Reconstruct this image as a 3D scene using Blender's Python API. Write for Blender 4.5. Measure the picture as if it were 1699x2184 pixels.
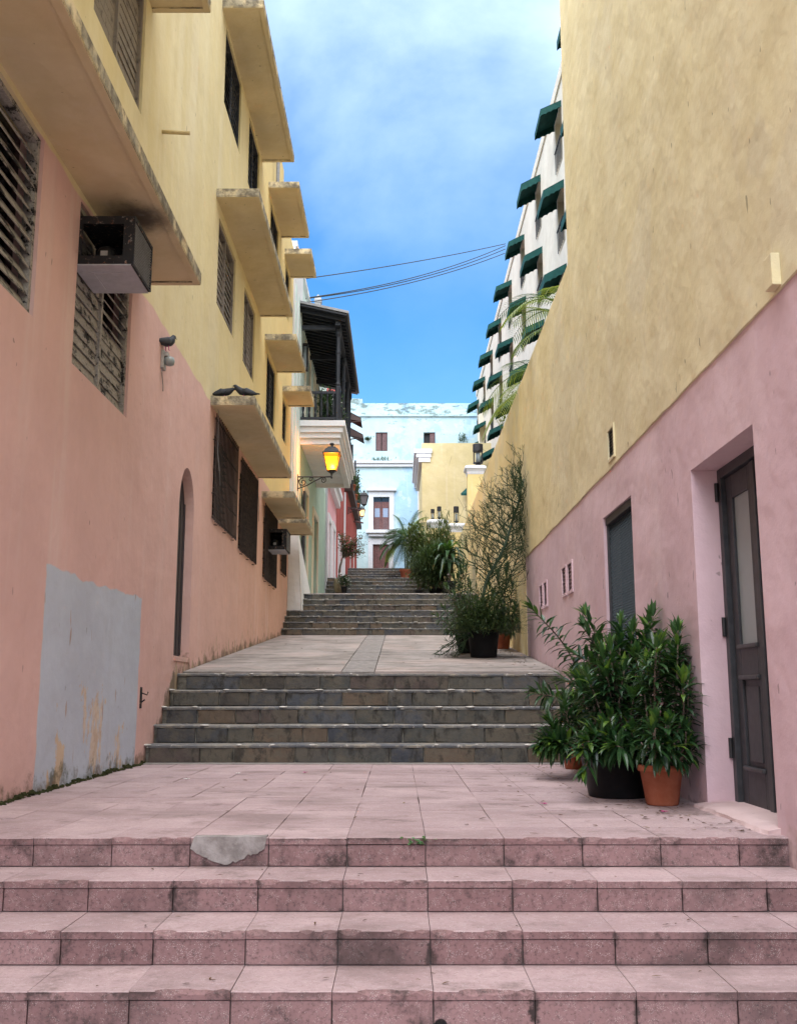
import bpy, bmesh, math, random
from mathutils import Vector, Matrix, noise
R = math.radians
random.seed(11)
for o in list(bpy.data.objects): bpy.data.objects.remove(o)
S = bpy.context.scene
COL = S.collection
EYE = 0.754           # eye height above the lower landing (z = 0)
PITCH = R(10.1); FPX = 2150.0

# ------------------------------------------------------------------ camera
cam = bpy.data.cameras.new('camera'); co = bpy.data.objects.new('camera', cam); COL.objects.link(co)
co.location = (0, 0, EYE); co.rotation_euler = (math.pi/2 + PITCH, 0, 0)
cam.sensor_fit = 'VERTICAL'; cam.sensor_height = 36; cam.lens = 36*FPX/2184
cam.clip_start = 0.05; cam.clip_end = 2000
S.camera = co
# ------------------------------------------------------------------ sky and sun
SUN_EL, SUN_AZ = R(64), R(195)      # azimuth clockwise from +Y
w = bpy.data.worlds.new('World'); S.world = w; w.use_nodes = True
nt = w.node_tree; nt.nodes.clear()
def wn(t, **k):
    n = nt.nodes.new(t)
    for a, b in k.items(): setattr(n, a, b)
    return n
out = wn('ShaderNodeOutputWorld'); bg = wn('ShaderNodeBackground')
sky = wn('ShaderNodeTexSky', sky_type='NISHITA', sun_disc=False, sun_elevation=SUN_EL, sun_rotation=SUN_AZ, air_density=1.0, dust_density=0.6, ozone_density=2.5)
hs = wn('ShaderNodeHueSaturation'); hs.inputs['Saturation'].default_value = 1.35; hs.inputs['Value'].default_value = 1.0
tc = wn('ShaderNodeTexCoord'); mp = wn('ShaderNodeMapping'); mp.inputs['Scale'].default_value = (1.0, 1.0, 1.5); mp.inputs['Location'].default_value = (.35, .1, .2)
n1 = wn('ShaderNodeTexNoise'); n1.inputs['Scale'].default_value = 2.6; n1.inputs['Detail'].default_value = 9; n1.inputs['Roughness'].default_value = .54; n1.inputs['Distortion'].default_value = .15
rp = wn('ShaderNodeValToRGB'); rp.color_ramp.elements[0].position = .40; rp.color_ramp.elements[1].position = .82
rp.color_ramp.elements[1].color = (.62, .62, .62, 1)
sx = wn('ShaderNodeSeparateXYZ'); mr = wn('ShaderNodeMapRange'); mr.inputs['From Min'].default_value = .36; mr.inputs['From Max'].default_value = .58; mr.inputs['To Min'].default_value = .12; mr.inputs['To Max'].default_value = 1.0
mu = wn('ShaderNodeMath', operation='MULTIPLY')
mx = wn('ShaderNodeMixRGB'); mx.inputs[2].default_value = (7.6, 8.8, 10.2, 1)
L = nt.links.new
L(sky.outputs[0], hs.inputs['Color']); L(tc.outputs['Generated'], mp.inputs[0]); L(mp.outputs[0], n1.inputs['Vector'])
L(n1.outputs['Fac'], rp.inputs[0]); L(tc.outputs['Generated'], sx.inputs[0]); L(sx.outputs['Z'], mr.inputs['Value'])
L(rp.outputs[0], mu.inputs[0]); L(mr.outputs[0], mu.inputs[1]); L(mu.outputs[0], mx.inputs[0]); L(hs.outputs[0], mx.inputs[1])
L(mx.outputs[0], bg.inputs[0]); bg.inputs[1].default_value = 0.076; L(bg.outputs[0], out.inputs[0])
sl = bpy.data.lights.new('sun', 'SUN'); so = bpy.data.objects.new('sun', sl); COL.objects.link(so)
sl.energy = 3.2; sl.angle = R(95); sl.color = (1, .975, .945)
so.rotation_euler = (math.pi/2 - SUN_EL, 0, -SUN_AZ + math.pi)
sd = Vector((math.sin(SUN_AZ)*math.cos(SUN_EL), math.cos(SUN_AZ)*math.cos(SUN_EL), math.sin(SUN_EL)))
so.rotation_euler = sd.to_track_quat('Z', 'Y').to_euler()
S.view_settings.view_transform = 'Standard'; S.view_settings.look = 'None'
S.view_settings.exposure = 1.88; S.view_settings.gamma = 1; S.view_settings.use_curve_mapping = False
S.render.engine = 'CYCLES'
S.cycles.max_bounces = 8; S.cycles.diffuse_bounces = 5

# ------------------------------------------------------------------ photo pixel (1699 x 2184 frame) -> direction, then cut by a known surface
sP, cP = math.sin(PITCH), math.cos(PITCH)
def ray(x, y):
    u = (x-849.5)/FPX; v = (1092-y)/FPX
    return u, cP - v*sP, sP + v*cP
def onX(x, y, X):
    r = ray(x, y); t = X/r[0]; return Vector((X, r[1]*t, r[2]*t+EYE))
def onY(x, y, Y):
    r = ray(x, y); t = Y/r[1]; return Vector((r[0]*t, Y, r[2]*t+EYE))
def onZ(x, y, Z):
    r = ray(x, y); t = (Z-EYE)/r[2]; return Vector((r[0]*t, r[1]*t, Z))

XL, XR = -2.72, 2.04      # the two walls of the alley
# ground profile along the alley
EDGE, RUN1, RISE1 = 5.5, .38, .147
S2Y, S2R, S2H = 11.1, .36, .195
L2Y, L2Z, SLOPE = 12.54, 5*.195, .097
S3Y = 23.5; S3Z = L2Z + SLOPE*(S3Y-L2Y); S3R, S3H = .35, .167
L3Y, L3Z = S3Y+6*S3R, S3Z+7*S3H
S4Y = 37.0; S4Z = L3Z + SLOPE*(S4Y-L3Y); S4R, S4H = .34, .172
L4Y, L4Z = S4Y+3*S4R, S4Z+4*S4H
S5Y = 50.0; S5Z = L4Z + SLOPE*(S5Y-L4Y); S5R, S5H = .34, .165
L5Y, L5Z = S5Y+4*S5R, S5Z+5*S5H
def gz(Y):
    if Y < S2Y: return 0
    if Y < L2Y: return (int((Y-S2Y)/S2R)+1)*S2H
    if Y < S3Y: return L2Z+SLOPE*(Y-L2Y)
    if Y < L3Y: return S3Z+(int((Y-S3Y)/S3R)+1)*S3H
    if Y < S4Y: return L3Z+SLOPE*(Y-L3Y)
    if Y < L4Y: return S4Z+(int((Y-S4Y)/S4R)+1)*S4H
    if Y < S5Y: return L4Z+SLOPE*(Y-L4Y)
    return L5Z
def onGround(x, y):
    r = ray(x, y); t = 4.0
    while t < 80:
        p = Vector((r[0]*t, r[1]*t, r[2]*t+EYE))
        if p.z <= gz(p.y): return Vector((p.x, p.y, gz(p.y)))
        t += .01
    return p

# ------------------------------------------------------------------ material helper
class M:
    def __init__(s, name):
        s.m = bpy.data.materials.new(name); s.m.use_nodes = True
        s.nt = s.m.node_tree; s.b = s.nt.nodes['Principled BSDF']; s.cache = {}
    def n(s, t, ins=None, **k):
        q = s.nt.nodes.new(t)
        for a, b in k.items(): setattr(q, a, b)
        if ins:
            for a, b in ins.items(): s.put(q.inputs[a], b)
        return q
    def put(s, sock, v):
        if isinstance(v, bpy.types.NodeSocket): s.nt.links.new(v, sock)
        else:
            if isinstance(v, (tuple, list)) and len(v) == 3 and sock.type == 'RGBA': v = (*v, 1)
            sock.default_value = v
    def pos(s):
        if 'p' not in s.cache: s.cache['p'] = s.n('ShaderNodeNewGeometry').outputs['Position']
        return s.cache['p']
    def rnd(s):
        if 'r' not in s.cache: s.cache['r'] = s.n('ShaderNodeObjectInfo').outputs['Random']
        return s.cache['r']
    def xyz(s):
        if 'x' not in s.cache: s.cache['x'] = s.n('ShaderNodeSeparateXYZ', {0: s.pos()}).outputs
        return s.cache['x']
    def nz(s):
        if 'nz' not in s.cache: s.cache['nz'] = s.n('ShaderNodeSeparateXYZ', {0: s.n('ShaderNodeNewGeometry').outputs['Normal']}).outputs['Z']
        return s.cache['nz']
    def noise(s, sc, det=4, rough=.55, stretch=(1, 1, 1), off=0, dist=0, vec=None):
        mp = s.n('ShaderNodeMapping', {'Vector': vec or s.pos(), 'Scale': stretch, 'Location': (off, off*.7, off*1.3)})
        return s.n('ShaderNodeTexNoise', {'Vector': mp.outputs[0], 'Scale': sc, 'Detail': det, 'Roughness': rough, 'Distortion': dist}).outputs['Fac']
    def voro(s, sc, feature='F1', stretch=(1, 1, 1)):
        mp = s.n('ShaderNodeMapping', {'Vector': s.pos(), 'Scale': stretch})
        return s.n('ShaderNodeTexVoronoi', {'Vector': mp.outputs[0], 'Scale': sc}, feature=feature).outputs['Distance']
    def ramp(s, f, a, b, ca=(0, 0, 0), cb=(1, 1, 1)):
        q = s.n('ShaderNodeMapRange', {'Value': f, 'From Min': a, 'From Max': b}); q.interpolation_type = 'SMOOTHSTEP'
        if ca == (0, 0, 0) and cb == (1, 1, 1): return q.outputs[0]
        return s.mix(q.outputs[0], ca, cb)
    def mix(s, f, a, b, mode='MIX'):
        q = s.n('ShaderNodeMixRGB', blend_type=mode); s.put(q.inputs[0], f); s.put(q.inputs[1], a); s.put(q.inputs[2], b); return q.outputs[0]
    def math(s, op, a, b=0.0, c=None):
        q = s.n('ShaderNodeMath', operation=op); s.put(q.inputs[0], a); s.put(q.inputs[1], b)
        if c is not None: s.put(q.inputs[2], c)
        return q.outputs[0]
    def bump(s, h, st=.3, d=.02, prev=None):
        q = s.n('ShaderNodeBump', {'Height': h, 'Strength': st, 'Distance': d})
        if prev is not None: s.nt.links.new(prev, q.inputs['Normal'])
        return q.outputs[0]
    def fin(s, col=None, rough=.8, normal=None, spec=.3, metal=0, **k):
        if col is not None: s.put(s.b.inputs['Base Color'], col)
        s.put(s.b.inputs['Roughness'], rough); s.b.inputs['Specular IOR Level'].default_value = spec
        s.put(s.b.inputs['Metallic'], metal)
        if normal is not None: s.nt.links.new(normal, s.b.inputs['Normal'])
        for a, b in k.items(): s.put(s.b.inputs[a.replace('_', ' ')], b)
        return s.m

def plaster(name, build, bump=.35, rough=.85, cracks=False):
    """Painted render: build(m) gives the paint colour; fine and broad relief, streaks and blotches go over it."""
    m = M(name); c = build(m)
    blot = m.noise(.9, 5, .6, off=3); c = m.mix(m.ramp(blot, .3, .72), m.mix(1, c, (.94, .93, .93), 'MULTIPLY'), m.mix(1, c, (1.03, 1.03, 1.03), 'MULTIPLY'))
    fine = m.noise(9, 6, .7, off=7); c = m.mix(m.ramp(fine, .25, .8), m.mix(1, c, (.96, .955, .95), 'MULTIPLY'), c)
    st = m.noise(3.2, 5, .65, stretch=(1, 1, .07), off=1.7); c = m.mix(m.math('MULTIPLY', m.ramp(st, .52, .78), .22), c, m.mix(1, c, (.75, .72, .68), 'MULTIPLY'))
    st2 = m.noise(5, 4, .6, stretch=(1, 1, .05), off=9.1); c = m.mix(m.math('MULTIPLY', m.ramp(st2, .55, .8), .3), c, m.mix(.5, c, (.75, .70, .66)))
    fl = m.noise(11, 2, .5, stretch=(1, 1.3, .55), off=23); c = m.mix(m.math('MULTIPLY', m.ramp(fl, .735, .755), .75), c, m.mix(.65, c, (.10, .075, .06)))
    if cracks:
        v = m.voro(.55, 'DISTANCE_TO_EDGE', (1, 1, .8)); msk = m.ramp(m.noise(.4, 2, off=31), .56, .62)
        c = m.mix(m.math('MULTIPLY', m.ramp(v, .006, .0), msk), c, (.09, .07, .05))
    n = m.bump(m.noise(1.9, 3, .5, off=5), min(1, 1.1*bump), .10); n = m.bump(m.noise(6.5, 3, .5, off=25), .6*bump, .03, n); n = m.bump(m.noise(70, 3, .6), bump, .004, n); n = m.bump(m.noise(18, 3, .55, off=2), .5*bump, .012, n)
    return m.fin(c, rough, n, .2)

def stains_base(m, c, z0, slope_fn=None, h=.35, dirt=(.10, .085, .06), amt=.8):
    """splash dirt and flaking above the floor line, in ragged patches"""
    z = m.xyz()['Z'];
    base = m.math('SUBTRACT', z, slope_fn if slope_fn is not None else z0)
    nn = m.noise(4.5, 6, .7, off=13)
    lev = m.math('SUBTRACT', nn, m.math('MULTIPLY', base, 1/h*.5))
    c = m.mix(m.math('MULTIPLY', m.ramp(lev, .42, .62), amt), c, dirt)
    return c

# ------------------------------------------------------------------ materials
PINK_L = (.685, .455, .42); YEL_L = (.695, .59, .335)
def left_paint(m):
    x = m.xyz(); y, z = x['Y'], x['Z']
    wob = m.math('MULTIPLY', m.math('SUBTRACT', m.noise(1.1, 2, off=4), .5), .22)
    line = m.math('ADD', 4.93, wob)
    pink = m.mix(m.ramp(y, 8, 22), PINK_L, (.66, .405, .310))  # more orange toward the far end: bounced sunlight put into the paint
    pale = m.ramp(m.noise(2.2, 4, .6, stretch=(1, 1, .12), off=17), .55, .8)
    pink = m.mix(m.math('MULTIPLY', pale, .45), pink, (.74, .60, .57))
    # the strip of thin paint where the render was patched
    strip = m.math('MULTIPLY', m.math('MULTIPLY', m.ramp(y, 7.72, 7.82), m.ramp(y, 8.12, 7.95)), m.ramp(m.noise(5, 4, .6, stretch=(1, 1, .08)), .35, .6))
    pink = m.mix(m.math('MULTIPLY', strip, .5), pink, (.72, .58, .53))
    yel = m.mix(m.ramp(m.noise(2.0, 5, .6, stretch=(1, 1, .1), off=2), .35, .75), YEL_L, (.74, .65, .43))
    yel = m.mix(m.ramp(y, 12, 20), yel, (.73, .57, .26))
    c = m.mix(m.ramp(m.math('SUBTRACT', z, line), -.012, .012), pink, yel)
    # flat grey overpaint square with ragged edges
    wy = m.math('MULTIPLY', m.math('SUBTRACT', m.noise(3, 3, off=8), .5), .12)
    yy = m.math('ADD', y, wy); zz = m.math('ADD', z, m.math('MULTIPLY', m.math('SUBTRACT', m.noise(2.5, 3, off=12), .5), .16))
    tri = m.math('MULTIPLY', m.math('MULTIPLY', m.ramp(yy, 7.75, 7.77), m.ramp(yy, 10.70, 10.68)), m.math('MULTIPLY', m.ramp(zz, 1.73, 1.71), m.ramp(zz, -.5, -.4)))
    peel = m.noise(3.1, 7, .62, stretch=(1, 1, .6), off=40)
    low = m.ramp(z, .95, .25)
    pm = m.ramp(m.math('ADD', peel, m.math('MULTIPLY', low, .12)), .70, .715)
    sc = m.ramp(m.noise(6.5, 3, .5, stretch=(1, 1.6, .28), off=51), .675, .69)
    sc = m.math('MULTIPLY', sc, m.ramp(m.noise(1.3, 2, off=55), .47, .53))
    grey = m.mix(sc, (.50, .555, .64), (.42, .33, .30))
    grey = m.mix(pm, grey, (.60, .47, .34))
    for (py, pz, pr) in ((9.25, .36, .27), (8.95, .62, .13), (10.0, .12, .16)):
        d_ = m.n('ShaderNodeVectorMath', {0: m.n('ShaderNodeVectorMath', {0: m.pos(), 1: (1, 1.0, .62)}, operation='MULTIPLY').outputs[0], 1: (XL, py, pz*.62)}, operation='DISTANCE').outputs['Value']
        pk = m.ramp(m.math('ADD', d_, m.math('MULTIPLY', m.math('SUBTRACT', m.noise(7, 5, .65, stretch=(1, 1.5, .6), off=py), .5), .9)), pr*.62, pr*.58); grey = m.mix(pk, grey, m.mix(m.ramp(m.noise(12, 4), .4, .6), (.54, .43, .34), (.62, .53, .44)))
    c = m.mix(tri, c, grey)
    # floor line climbs: splash dirt
    ramp2 = m.math('MULTIPLY', m.math('MAXIMUM', m.math('SUBTRACT', y, L2Y), 0.0), SLOPE)
    fl = m.math('ADD', m.math('MULTIPLY', m.ramp(y, S2Y, L2Y), L2Z), ramp2)
    base = m.math('SUBTRACT', z, fl); nn = m.noise(4.2, 6, .72, off=13)
    lev = m.math('SUBTRACT', nn, m.math('MULTIPLY', base, .95))
    c = m.mix(m.math('MULTIPLY', m.ramp(lev, .36, .56), .8), c, m.mix(m.ramp(m.noise(3, 3, off=60), .4, .6), (.16, .11, .075), (.075, .08, .035)))
    # flaked-off render low on the wall beyond the arch
    fk = m.ramp(m.math('SUBTRACT', m.noise(3.6, 5, .62, stretch=(1, 1.4, .45), off=91), m.math('MULTIPLY', base, .16)), .585, .60)
    c = m.mix(m.math('MULTIPLY', m.math('MULTIPLY', fk, m.ramp(y, 11.8, 12.4)), .8), c, (.42, .33, .22))
    return c
MAT = {}
MAT['left_wall'] = plaster('left_wall_paint', left_paint, .24)
def right_paint(m):
    x = m.xyz(); y, z = x['Y'], x['Z']
    c = m.mix(m.ramp(m.noise(1.3, 4, .6, stretch=(1, 1, .4), off=6), .3, .75), (.63, .455, .49), (.69, .525, .555))
    v = m.ramp(m.noise(.55, 3, .5, off=77), .55, .66); c = m.mix(m.math('MULTIPLY', v, .35), c, (.59, .455, .52))
    ramp2 = m.math('MULTIPLY', m.math('MAXIMUM', m.math('SUBTRACT', y, L2Y), 0.0), SLOPE)
    fl = m.math('ADD', m.math('MULTIPLY', m.ramp(y, S2Y, L2Y), L2Z), ramp2)
    lev = m.math('SUBTRACT', m.noise(5, 6, .72, off=3), m.math('MULTIPLY', m.math('SUBTRACT', z, fl), 2.2))
    return m.mix(m.math('MULTIPLY', m.ramp(lev, .42, .58), .6), c, m.mix(m.ramp(m.noise(6, 3), .4, .6), (.55, .42, .38), (.14, .10, .08)))
MAT['right_pink'] = plaster('right_pink_paint', right_paint, .30)
def right_yel(m):
    y = m.xyz()['Y']
    c = m.mix(m.ramp(m.noise(1.5, 5, .6, stretch=(1, 1, .8), off=6), .3, .72), (.695, .615, .375), (.75, .68, .45))
    c = m.mix(m.ramp(y, 9, 19), c, m.mix(1, c, (1.10, 1.03, .84), 'MULTIPLY'))
    rp1 = m.ramp(m.noise(.45, 4, .55, off=88), .53, .55); c = m.mix(m.math('MULTIPLY', rp1, .35), c, (.66, .61, .45))
    rp2 = m.ramp(m.noise(1.2, 6, .65, stretch=(1, 1, .22), off=101), .58, .70); return m.mix(m.math('MULTIPLY', rp2, .22), c, (.54, .47, .30))
MAT['right_yel'] = plaster('right_yellow_paint', right_yel, .34)
def slabp(m):
    c = m.mix(m.ramp(m.noise(2, 4), .3, .7), (.64, .525, .31), (.69, .58, .37))
    g = m.noise(2.6, 8, .72, stretch=(1.2, 1.2, 1.0), off=4)
    nz = m.nz(); side = m.ramp(m.math('ABSOLUTE', nz), .5, .3); top = m.ramp(nz, .5, .8)
    m1 = m.math('MULTIPLY', m.ramp(g, .36, .52), side)
    c = m.mix(m.math('MULTIPLY', m1, .85), c, m.mix(m.ramp(m.noise(9, 5, .65), .4, .65), (.06, .055, .05), (.30, .275, .21)))
    c = m.mix(top, c, (.16, .14, .11))
    # soot above the air conditioner's exhaust
    d = m.n('ShaderNodeVectorMath', {0: m.pos(), 1: (-2.36, 8.55, 4.98)}, operation='DISTANCE').outputs['Value']
    so_ = m.math('MULTIPLY', m.ramp(m.math('ADD', d, m.math('MULTIPLY', m.noise(6, 4, .7), .25)), .55, .22), .9)
    return m.mix(so_, c, (.05, .04, .035))
MAT['slab'] = plaster('canopy_paint', slabp, .3)
def simple_paint(name, c1, c2, bump=.3, cracks=False, extra=None):
    def f(m):
        c = m.mix(m.ramp(m.noise(1.2, 5, .6, off=len(name)), .3, .72), c1, c2)
        return extra(m, c) if extra else c
    MAT[name] = plaster(name, f, bump, cracks=cracks); return MAT[name]
simple_paint('white_paint', (.62, .63, .62), (.69, .69, .68))
simple_paint('cream_paint', (.66, .60, .46), (.72, .67, .54))
simple_paint('mint_paint', (.36, .50, .40), (.42, .55, .45))
simple_paint('pale_mint', (.50, .62, .56), (.55, .66, .60))
simple_paint('house_pink', (.68, .34, .38), (.72, .42, .45))
simple_paint('grey_paint', (.36, .37, .38), (.44, .45, .46))
def redx(m, c):
    d = m.ramp(m.noise(2.4, 4, .6, stretch=(1, 1, .08), off=5), .58, .66)
    return m.mix(m.math('MULTIPLY', d, .7), c, (.11, .02, .02))
simple_paint('house_red', (.32, .055, .05), (.38, .085, .075), extra=redx)
def bluex(m, c):
    z = m.xyz()['Z']
    p = m.ramp(m.noise(.42, 5, .6, off=3), .52, .58); c = m.mix(m.math('MULTIPLY', p, .6), c, (.25, .42, .62))
    p2 = m.ramp(m.noise(.8, 6, .65, off=19), .60, .64); c = m.mix(m.math('MULTIPLY', p2, .5), c, (.48, .55, .50))
    k = m.ramp(m.math('ADD', m.noise(1.3, 7, .75, stretch=(1, 1, 2.2), off=9), m.math('MULTIPLY', m.ramp(z, 17.6, 19.0), .13)), .62, .70)
    return m.mix(m.math('MULTIPLY', k, .8), c, (.10, .14, .12))
simple_paint('house_blue', (.355, .49, .52), (.405, .55, .57), extra=bluex)
simple_paint('corner_yellow', (.52, .43, .22), (.57, .48, .27), cracks=True)
simple_paint('pillar_yellow', (.70, .55, .24), (.74, .60, .30))
simple_paint('hotel_wall', (.54, .49, .40), (.59, .54, .45))
def flat(name, c, rough=.6, var=.25, spec=.3, metal=0, bumpsc=40, bst=.2):
    m = M(name); n = m.noise(12, 5, .65); c2 = tuple(q*(1-var) for q in c)
    col = m.mix(m.ramp(n, .3, .7), c2, c)
    MAT[name] = m.fin(col, rough, m.bump(m.noise(bumpsc, 3), bst, .004), spec, metal); return MAT[name]
flat('black_iron', (.018, .018, .02), .55, .4, .4); flat('dark_wood', (.020, .023, .030), .5, .4, .3)
flat('dark_glass', (.012, .014, .018), .12, .1, .5, bst=0); flat('door_paint', (.045, .047, .052), .45, .35, .35)
flat('door_moulding', (.060, .061, .066), .45, .3, .35)
flat('pipe_grey', (.25, .25, .25), .6); flat('brown_wood', (.155, .07, .065), .65, .5); flat('brown_metal', (.05, .03, .025), .6)
flat('soil', (.03, .022, .016), .95, .5); flat('cable', (.03, .035, .035), .6); flat('black_plastic', (.008, .008, .009), .5, .3, .3)
flat('bark', (.16, .12, .09), .9, .5); flat('green_bark', (.055, .085, .055), .8, .4); flat('beige_pot', (.32, .24, .15), .85, .3)
flat('white_metal', (.6, .6, .58), .5, .2); flat('white_trim', (.66, .67, .68), .7, .08); flat('shutter_brown', (.13, .075, .075), .7, .4)
flat('yellow_pipe', (.58, .46, .24), .6, .2); flat('frost_glass', (.27, .31, .31), .35, .06, .45, bst=0); flat('blue_pane', (.22, .27, .36), .2, .15, .5, bst=0)
flat('ac_pan', (.44, .44, .47), .6, .15); flat('sensor_white', (.42, .41, .39), .6, .3); flat('petal_pink', (.55, .08, .25), .6, .2); flat('petal_white', (.75, .74, .72), .6, .1)
flat('mesh_dark', (.075, .095, .11), .5, .2, .4, .3); flat('lead_white', (.52, .54, .56), .7, .15)
flat('grille_iron', (.060, .042, .036), .7, .6)
flat('dark_frame', (.055, .058, .065), .6, .3)
m = M('terracotta'); MAT['terracotta'] = m.fin(m.mix(m.ramp(m.noise(9, 5, .65), .3, .75), (.30, .085, .042), (.37, .125, .07)), .75, m.bump(m.noise(120, 3), .15, .002), .25)
# weathered louvre slats
m = M('slat_weathered'); rv = m.rnd()
n = m.n('ShaderNodeVectorMath', {0: m.pos(), 1: m.n('ShaderNodeCombineXYZ', {0: rv, 1: m.math('MULTIPLY', rv, 7.0), 2: rv}).outputs[0]}, operation='ADD').outputs[0]
pe = m.noise(7, 8, .75, stretch=(1, .55, 1), vec=n); pe2 = m.noise(45, 4, .7, vec=n)
c = m.mix(m.ramp(m.math('ADD', pe, m.math('MULTIPLY', pe2, .25)), .635, .72), m.mix(m.ramp(pe2, .3, .7), (.25, .235, .215), (.40, .38, .345)), (.022, .021, .022))
MAT['slat'] = m.fin(c, .85, m.bump(m.math('ADD', pe, pe2), .5, .006), .2)
m = M('slat_dark'); pe = m.noise(9, 7, .72); c = m.mix(m.ramp(pe, .52, .68), (.030, .031, .036), (.13, .11, .10)); MAT['slat_dark'] = m.fin(c, .7, m.bump(pe, .3, .004), .25)
m = M('slat_brown'); pe = m.noise(9, 7, .72); c = m.mix(m.ramp(pe, .50, .70), (.24, .205, .175), (.075, .062, .055)); MAT['slat_brown'] = m.fin(c, .8, m.bump(pe, .3, .004), .2)
m = M('rusty_casing'); pe = m.noise(22, 7, .72); c = m.mix(m.ramp(pe, .55, .66), (.016, .016, .018), m.mix(m.ramp(m.noise(40, 4), .4, .6), (.22, .09, .045), (.30, .27, .24))); MAT['rust'] = m.fin(c, .75, m.bump(pe, .4, .005), .3)
# cement floor tiles (pink)
def tile_mat(name, ca, cb, dark, agg, dirt_amt, joints=False):
    m = M(name); rv = m.rnd()
    c = m.mix(rv, ca, cb); c = m.mix(m.ramp(m.noise(2.3, 5, .65, off=2), .32, .7), m.mix(1, c, (.84, .82, .82), 'MULTIPLY'), c)
    sp = m.voro(190); c = m.mix(m.math('MULTIPLY', m.ramp(sp, .34, .2), m.ramp(m.noise(25, 2), .5, .56)), c, agg)
    dn = m.noise(3.6, 8, .72, off=21); c = m.mix(m.math('MULTIPLY', m.ramp(dn, .52, .72), dirt_amt), c, dark)
    ls = m.noise(1.0, 6, .68, stretch=(.8, 1.5, 1), off=44); c = m.mix(m.math('MULTIPLY', m.ramp(ls, .48, .68), dirt_amt*.75), c, dark)
    fine = m.noise(60, 5, .75); c = m.mix(m.math('MULTIPLY', m.ramp(fine, .48, .72), dirt_amt*.7), c, dark)
    if joints:      # black lichen that creeps from the upright joints and from under the nosings
        x_ = m.xyz(); fx = m.math('ABSOLUTE', m.math('SUBTRACT', m.math('FRACT', m.math('DIVIDE', m.math('SUBTRACT', x_['X'], SEAM0_-TW_T*20), TW_T)), .5))
        fz = m.math('FRACT', m.math('DIVIDE', m.math('ADD', x_['Z'], RISE1*20), RISE1))
        nn_ = m.noise(7, 6, .7, off=33)
        j1 = m.ramp(m.math('ADD', m.math('MULTIPLY', fx, 2.0), m.math('MULTIPLY', m.math('SUBTRACT', nn_, .5), .9)), .93, 1.06)
        j2 = m.ramp(m.math('ADD', fz, m.math('MULTIPLY', m.math('SUBTRACT', m.noise(4, 6, .75, off=66), .5), 1.6)), .86, 1.12)
        c = m.mix(m.math('MULTIPLY', m.math('MULTIPLY', j1, m.ramp(m.noise(1.1, 3, off=71), .40, .62)), .9), c, (.022, .019, .017)); c = m.mix(m.math('MULTIPLY', m.math('MULTIPLY', j2, m.ramp(m.noise(.8, 3, off=81), .35, .65)), .85), c, (.035, .029, .027))
    n = m.bump(fine, .6, .004); n = m.bump(m.noise(10, 4), .2, .01, n)
    return m.fin(c, m.ramp(dn, .2, .8, (.68, .68, .68), (.9, .9, .9)), n, .25)
SEAM0_, TW_T = .141, .41
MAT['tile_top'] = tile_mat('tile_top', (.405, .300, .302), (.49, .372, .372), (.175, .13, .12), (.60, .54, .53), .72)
MAT['tile_face'] = tile_mat('tile_face', (.265, .158, .157), (.33, .208, .205), (.040, .032, .030), (.50, .43, .41), 1.0, True)  # upright faces of the same tile: shade and dirt put into a darker colour
m = M('mortar_bed'); MAT['mortar'] = m.fin(m.mix(m.ramp(m.noise(5, 5, .7), .35, .7), (.10, .08, .075), (.24, .19, .18)), .95, m.bump(m.noise(50), .5, .005), .1)
m = M('cement'); nn = m.noise(8, 7, .7); MAT['cement'] = m.fin(m.mix(m.ramp(nn, .3, .7), (.19, .17, .16), (.37, .345, .33)), .95, m.bump(nn, .7, .012), .15)
# slate risers of the older stairs
m = M('slate'); rv = m.rnd()
cr = m.n('ShaderNodeValToRGB', {0: rv}); els = cr.color_ramp.elements; cr.color_ramp.interpolation = 'CONSTANT'
cols = [(.075, .078, .088), (.105, .098, .088), (.135, .115, .085), (.060, .070, .092), (.115, .085, .075), (.085, .088, .082), (.175, .125, .085), (.095, .105, .125), (.12, .115, .10), (.080, .070, .060)]
cols = [tuple(max(.02, .086+(q-.095)*.72) for q in c_) for c_ in cols]
els[0].color = (*cols[0], 1); els[1].position = .1; els[1].color = (*cols[1], 1)
for i in range(2, 10):
    e = els.new(i*.1); e.color = (*cols[i], 1)
c = m.mix(m.ramp(m.noise(7, 6, .7), .3, .7), m.mix(1, cr.outputs[0], (.75, .75, .75), 'MULTIPLY'), m.mix(1, cr.outputs[0], (1.05, 1.02, .96), 'MULTIPLY'))
mo = m.noise(3.5, 8, .75, stretch=(1, 1, 1.4), off=5); c = m.mix(m.math('MULTIPLY', m.ramp(mo, .44, .60), .70), c, (.115, .100, .075))
bl = m.noise(9, 7, .75, stretch=(1, 1, .5), off=15); c = m.mix(m.math('MULTIPLY', m.ramp(bl, .50, .64), .8), c, (.028, .026, .022))
n = m.bump(m.noise(22, 6, .7), .7, .012); n = m.bump(m.noise(4, 3), .5, .03, n)
MAT['slate'] = m.fin(c, .75, n, .3)
m = M('slate_tread'); c = m.mix(m.rnd(), (.105, .11, .12), (.175, .17, .16)); nn = m.noise(4, 7, .72); c = m.mix(m.ramp(nn, .45, .65), c, (.26, .235, .19))
c = m.mix(m.math('MULTIPLY', m.ramp(m.noise(13, 5, .7, off=4), .58, .66), .8), c, (.46, .44, .40)); MAT['slate_tread'] = m.fin(c, .8, m.bump(m.noise(25, 5, .7), .6, .01), .3)
m = M('mortar_white'); MAT['mortar_white'] = m.fin(m.mix(m.ramp(m.noise(14, 5), .3, .7), (.34, .32, .28), (.58, .56, .52)), .95, m.bump(m.noise(40), .4, .006), .1)
m = M('stair_mortar'); MAT['stair_mortar'] = m.fin(m.mix(m.ramp(m.noise(6, 6, .7), .35, .7), (.07, .062, .05), (.26, .24, .20)), .95, m.bump(m.noise(40), .4, .006), .1)
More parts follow.
